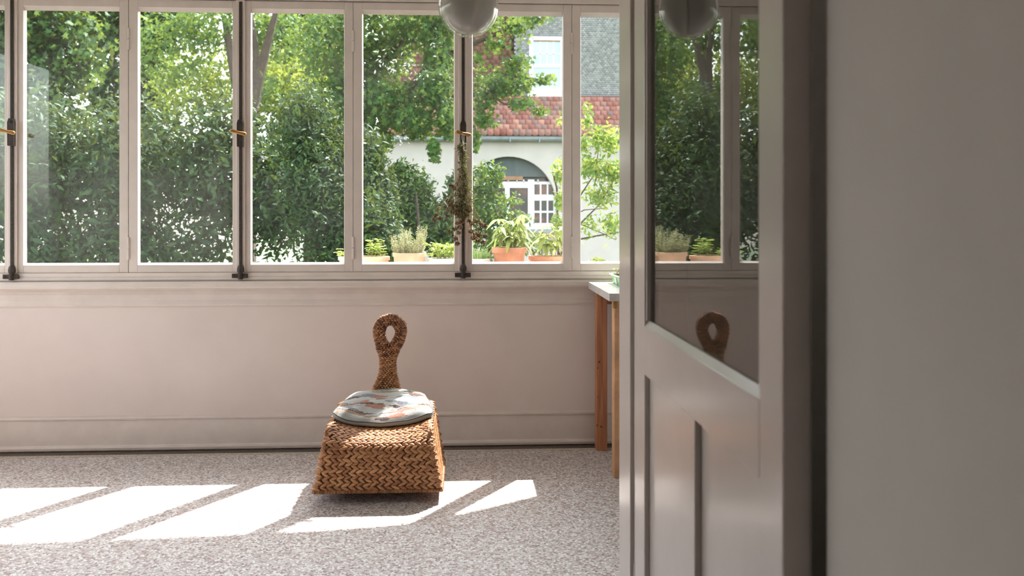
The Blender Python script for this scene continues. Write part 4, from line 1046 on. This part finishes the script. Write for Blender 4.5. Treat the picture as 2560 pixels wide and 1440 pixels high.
def shrub(name, label, group, base, blobs, size, mat, tpl=OVAL, part='foliage', stems=(), cat='shrub', shell=.55, inner=0):
    t = empty(name, base, label, cat, group); p, o = blob_pts(blobs, shell)
    stuff(part, tpl, p, rrot(len(p), .5, o), rng.uniform(size*.7, size*1.3, (len(p), 1)), M[mat], t)
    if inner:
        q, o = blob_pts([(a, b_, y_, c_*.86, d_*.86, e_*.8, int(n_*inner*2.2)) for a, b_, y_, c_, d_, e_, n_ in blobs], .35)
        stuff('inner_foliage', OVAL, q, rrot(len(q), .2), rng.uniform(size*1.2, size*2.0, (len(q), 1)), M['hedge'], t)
    if stems:
        mb = MB()
        for pts, r0, r1 in stems: n = len(pts); mb.tube([bp_(*q) for q in pts], [r0+(r1-r0)*i/(n-1) for i in range(n)], 6)
        mb.build('branches', M['bark'], t)
    return t
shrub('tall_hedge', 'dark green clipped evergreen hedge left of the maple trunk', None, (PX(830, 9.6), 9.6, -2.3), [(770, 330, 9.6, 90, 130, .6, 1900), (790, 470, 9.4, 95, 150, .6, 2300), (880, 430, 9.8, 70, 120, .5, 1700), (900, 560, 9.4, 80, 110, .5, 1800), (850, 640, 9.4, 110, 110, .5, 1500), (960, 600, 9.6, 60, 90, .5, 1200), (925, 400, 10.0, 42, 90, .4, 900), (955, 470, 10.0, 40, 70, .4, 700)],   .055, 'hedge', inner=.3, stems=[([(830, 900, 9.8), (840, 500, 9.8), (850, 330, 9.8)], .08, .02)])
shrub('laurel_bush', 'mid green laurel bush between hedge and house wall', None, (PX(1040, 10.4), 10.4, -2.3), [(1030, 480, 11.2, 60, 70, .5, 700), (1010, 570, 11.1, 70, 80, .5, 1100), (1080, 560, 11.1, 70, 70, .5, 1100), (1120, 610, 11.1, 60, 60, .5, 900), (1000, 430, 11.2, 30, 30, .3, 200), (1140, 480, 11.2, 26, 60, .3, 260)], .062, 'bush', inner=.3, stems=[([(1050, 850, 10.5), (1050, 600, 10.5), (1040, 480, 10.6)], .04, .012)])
shrub('lilac_bush', 'green leafy bush growing in front of the arched window', None, (PX(1215, 12.8), 12.8, -2.3), [(1210, 450, 12.8, 38, 50, .4, 480), (1215, 520, 12.8, 60, 50, .4, 720), (1230, 590, 12.8, 70, 60, .4, 720), (1240, 440, 12.8, 22, 34, .3, 190), (1270, 500, 12.8, 44, 16, .3, 90), (1290, 545, 12.8, 44, 18, .3, 110), (1330, 610, 12.8, 50, 30, .3, 260)], .08, 'bush', stems=[([(1215, 800, 12.8), (1225, 600, 12.8), (1215, 450, 12.8)], .04, .01)])
shrub('cherry_sapling', 'bright yellow green young tree right of the arched window', None, (PX(1400, 9), 9, -2.3), [(1470, 300, 9, 14, 26, 0.2, 71), (1495, 345, 9, 22, 40, 0.25, 170), (1460, 360, 9, 18, 40, 0.25, 139), (1530, 350, 9, 30, 50, 0.3, 201), (1480, 420, 9, 42, 36, 0.3, 310), (1535, 430, 9, 40, 40, 0.3, 294), (1400, 430, 9, 22, 40, 0.25, 155), (1405, 500, 9, 20, 40, 0.25, 139), (1500, 490, 9, 46, 36, 0.3, 294), (1530, 560, 9, 40, 40, 0.3, 170), (1475, 560, 9, 30, 34, 0.3, 77), (1600, 450, 9, 50, 120, 0.4, 620), (1395, 560, 9, 22, 28, 0.25, 124), (1400, 300, 9, 14, 22, 0.15, 20), (1465, 270, 9, 10, 20, 0.1, 24)],
      .062, 'lime', stems=[([(1392, 900, 9.2), (1396, 640, 9.2), (1392, 470, 9.1), (1384, 440, 9)],   .017, .008), ([(1396, 640, 9.2), (1440, 600, 9.1), (1490, 590, 9), (1550, 580, 9)], .014, .006), ([(1400, 660, 9.2), (1450, 560, 9.1), (1500, 510, 9), (1540, 440, 9)], .012, .004), ([(1400, 520, 9.1), (1450, 490, 9), (1490, 430, 9), (1500, 330, 9)], .011, .003), ([(1396, 560, 9.2), (1460, 525, 9), (1520, 520, 9)], .008, .003), ([(1450, 560, 9.1), (1510, 585, 9), (1540, 600, 9)], .006, .003)], shell=.2, cat='tree')
# trees left of the picture, seen again in the door glass
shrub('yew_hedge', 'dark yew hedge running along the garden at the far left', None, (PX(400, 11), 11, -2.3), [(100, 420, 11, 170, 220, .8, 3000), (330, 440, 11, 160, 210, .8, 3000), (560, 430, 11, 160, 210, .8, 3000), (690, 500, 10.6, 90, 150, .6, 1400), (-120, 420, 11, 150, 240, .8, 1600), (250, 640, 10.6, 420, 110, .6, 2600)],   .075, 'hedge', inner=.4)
t = shrub('forked_tree', 'dark forked tree trunk with sunny foliage at the left', None, (PX(610, 19), 19, -2.3), [(560, 60, 19.5, 130, 70, 1.2, 1500), (700, 90, 20, 80, 70, 1.0, 800), (430, 130, 19.5, 110, 100, 1.2, 1300), (640, 215, 20, 60, 40, .8, 400)], .13, 'maple', MAPLE, stems=[([(610, 760, 19), (615, 420, 19), (620, 300, 19)], .26, .2), ([(620, 320, 19), (585, 180, 19), (560, 40, 19)], .15, .06), ([(620, 310, 19), (650, 180, 19), (690, 30, 19)], .17, .06), ([(640, 240, 19), (640, 120, 19), (625, 20, 19)], .10, .04)], cat='tree')
shrub('sunlit_shrub', 'sunlit yellow green shrub behind the forked tree', None, (PX(620, 25), 25, -2.3), [(600, 200, 25, 130, 100, 1.2, 2200), (730, 220, 25.5, 100, 90, 1.2, 1500), (470, 220, 25, 90, 90, 1.2, 1200), (840, 200, 28, 90, 110, 1.2, 1000)], .16, 'sunny', MAPLE)
for k, (px, py, rx, ry, lb) in enumerate(((60, 120, 200, 190, 'broad dark tree closing the garden at the far left end'), (330, 40, 190, 130, 'dark tree behind the yew hedge, left of the forked tree'), (770, 130, 160, 200, 'dense dark tree standing behind the maple'), (-220, 160, 180, 220, 'outermost dark tree beyond the left end of the hedge'))):
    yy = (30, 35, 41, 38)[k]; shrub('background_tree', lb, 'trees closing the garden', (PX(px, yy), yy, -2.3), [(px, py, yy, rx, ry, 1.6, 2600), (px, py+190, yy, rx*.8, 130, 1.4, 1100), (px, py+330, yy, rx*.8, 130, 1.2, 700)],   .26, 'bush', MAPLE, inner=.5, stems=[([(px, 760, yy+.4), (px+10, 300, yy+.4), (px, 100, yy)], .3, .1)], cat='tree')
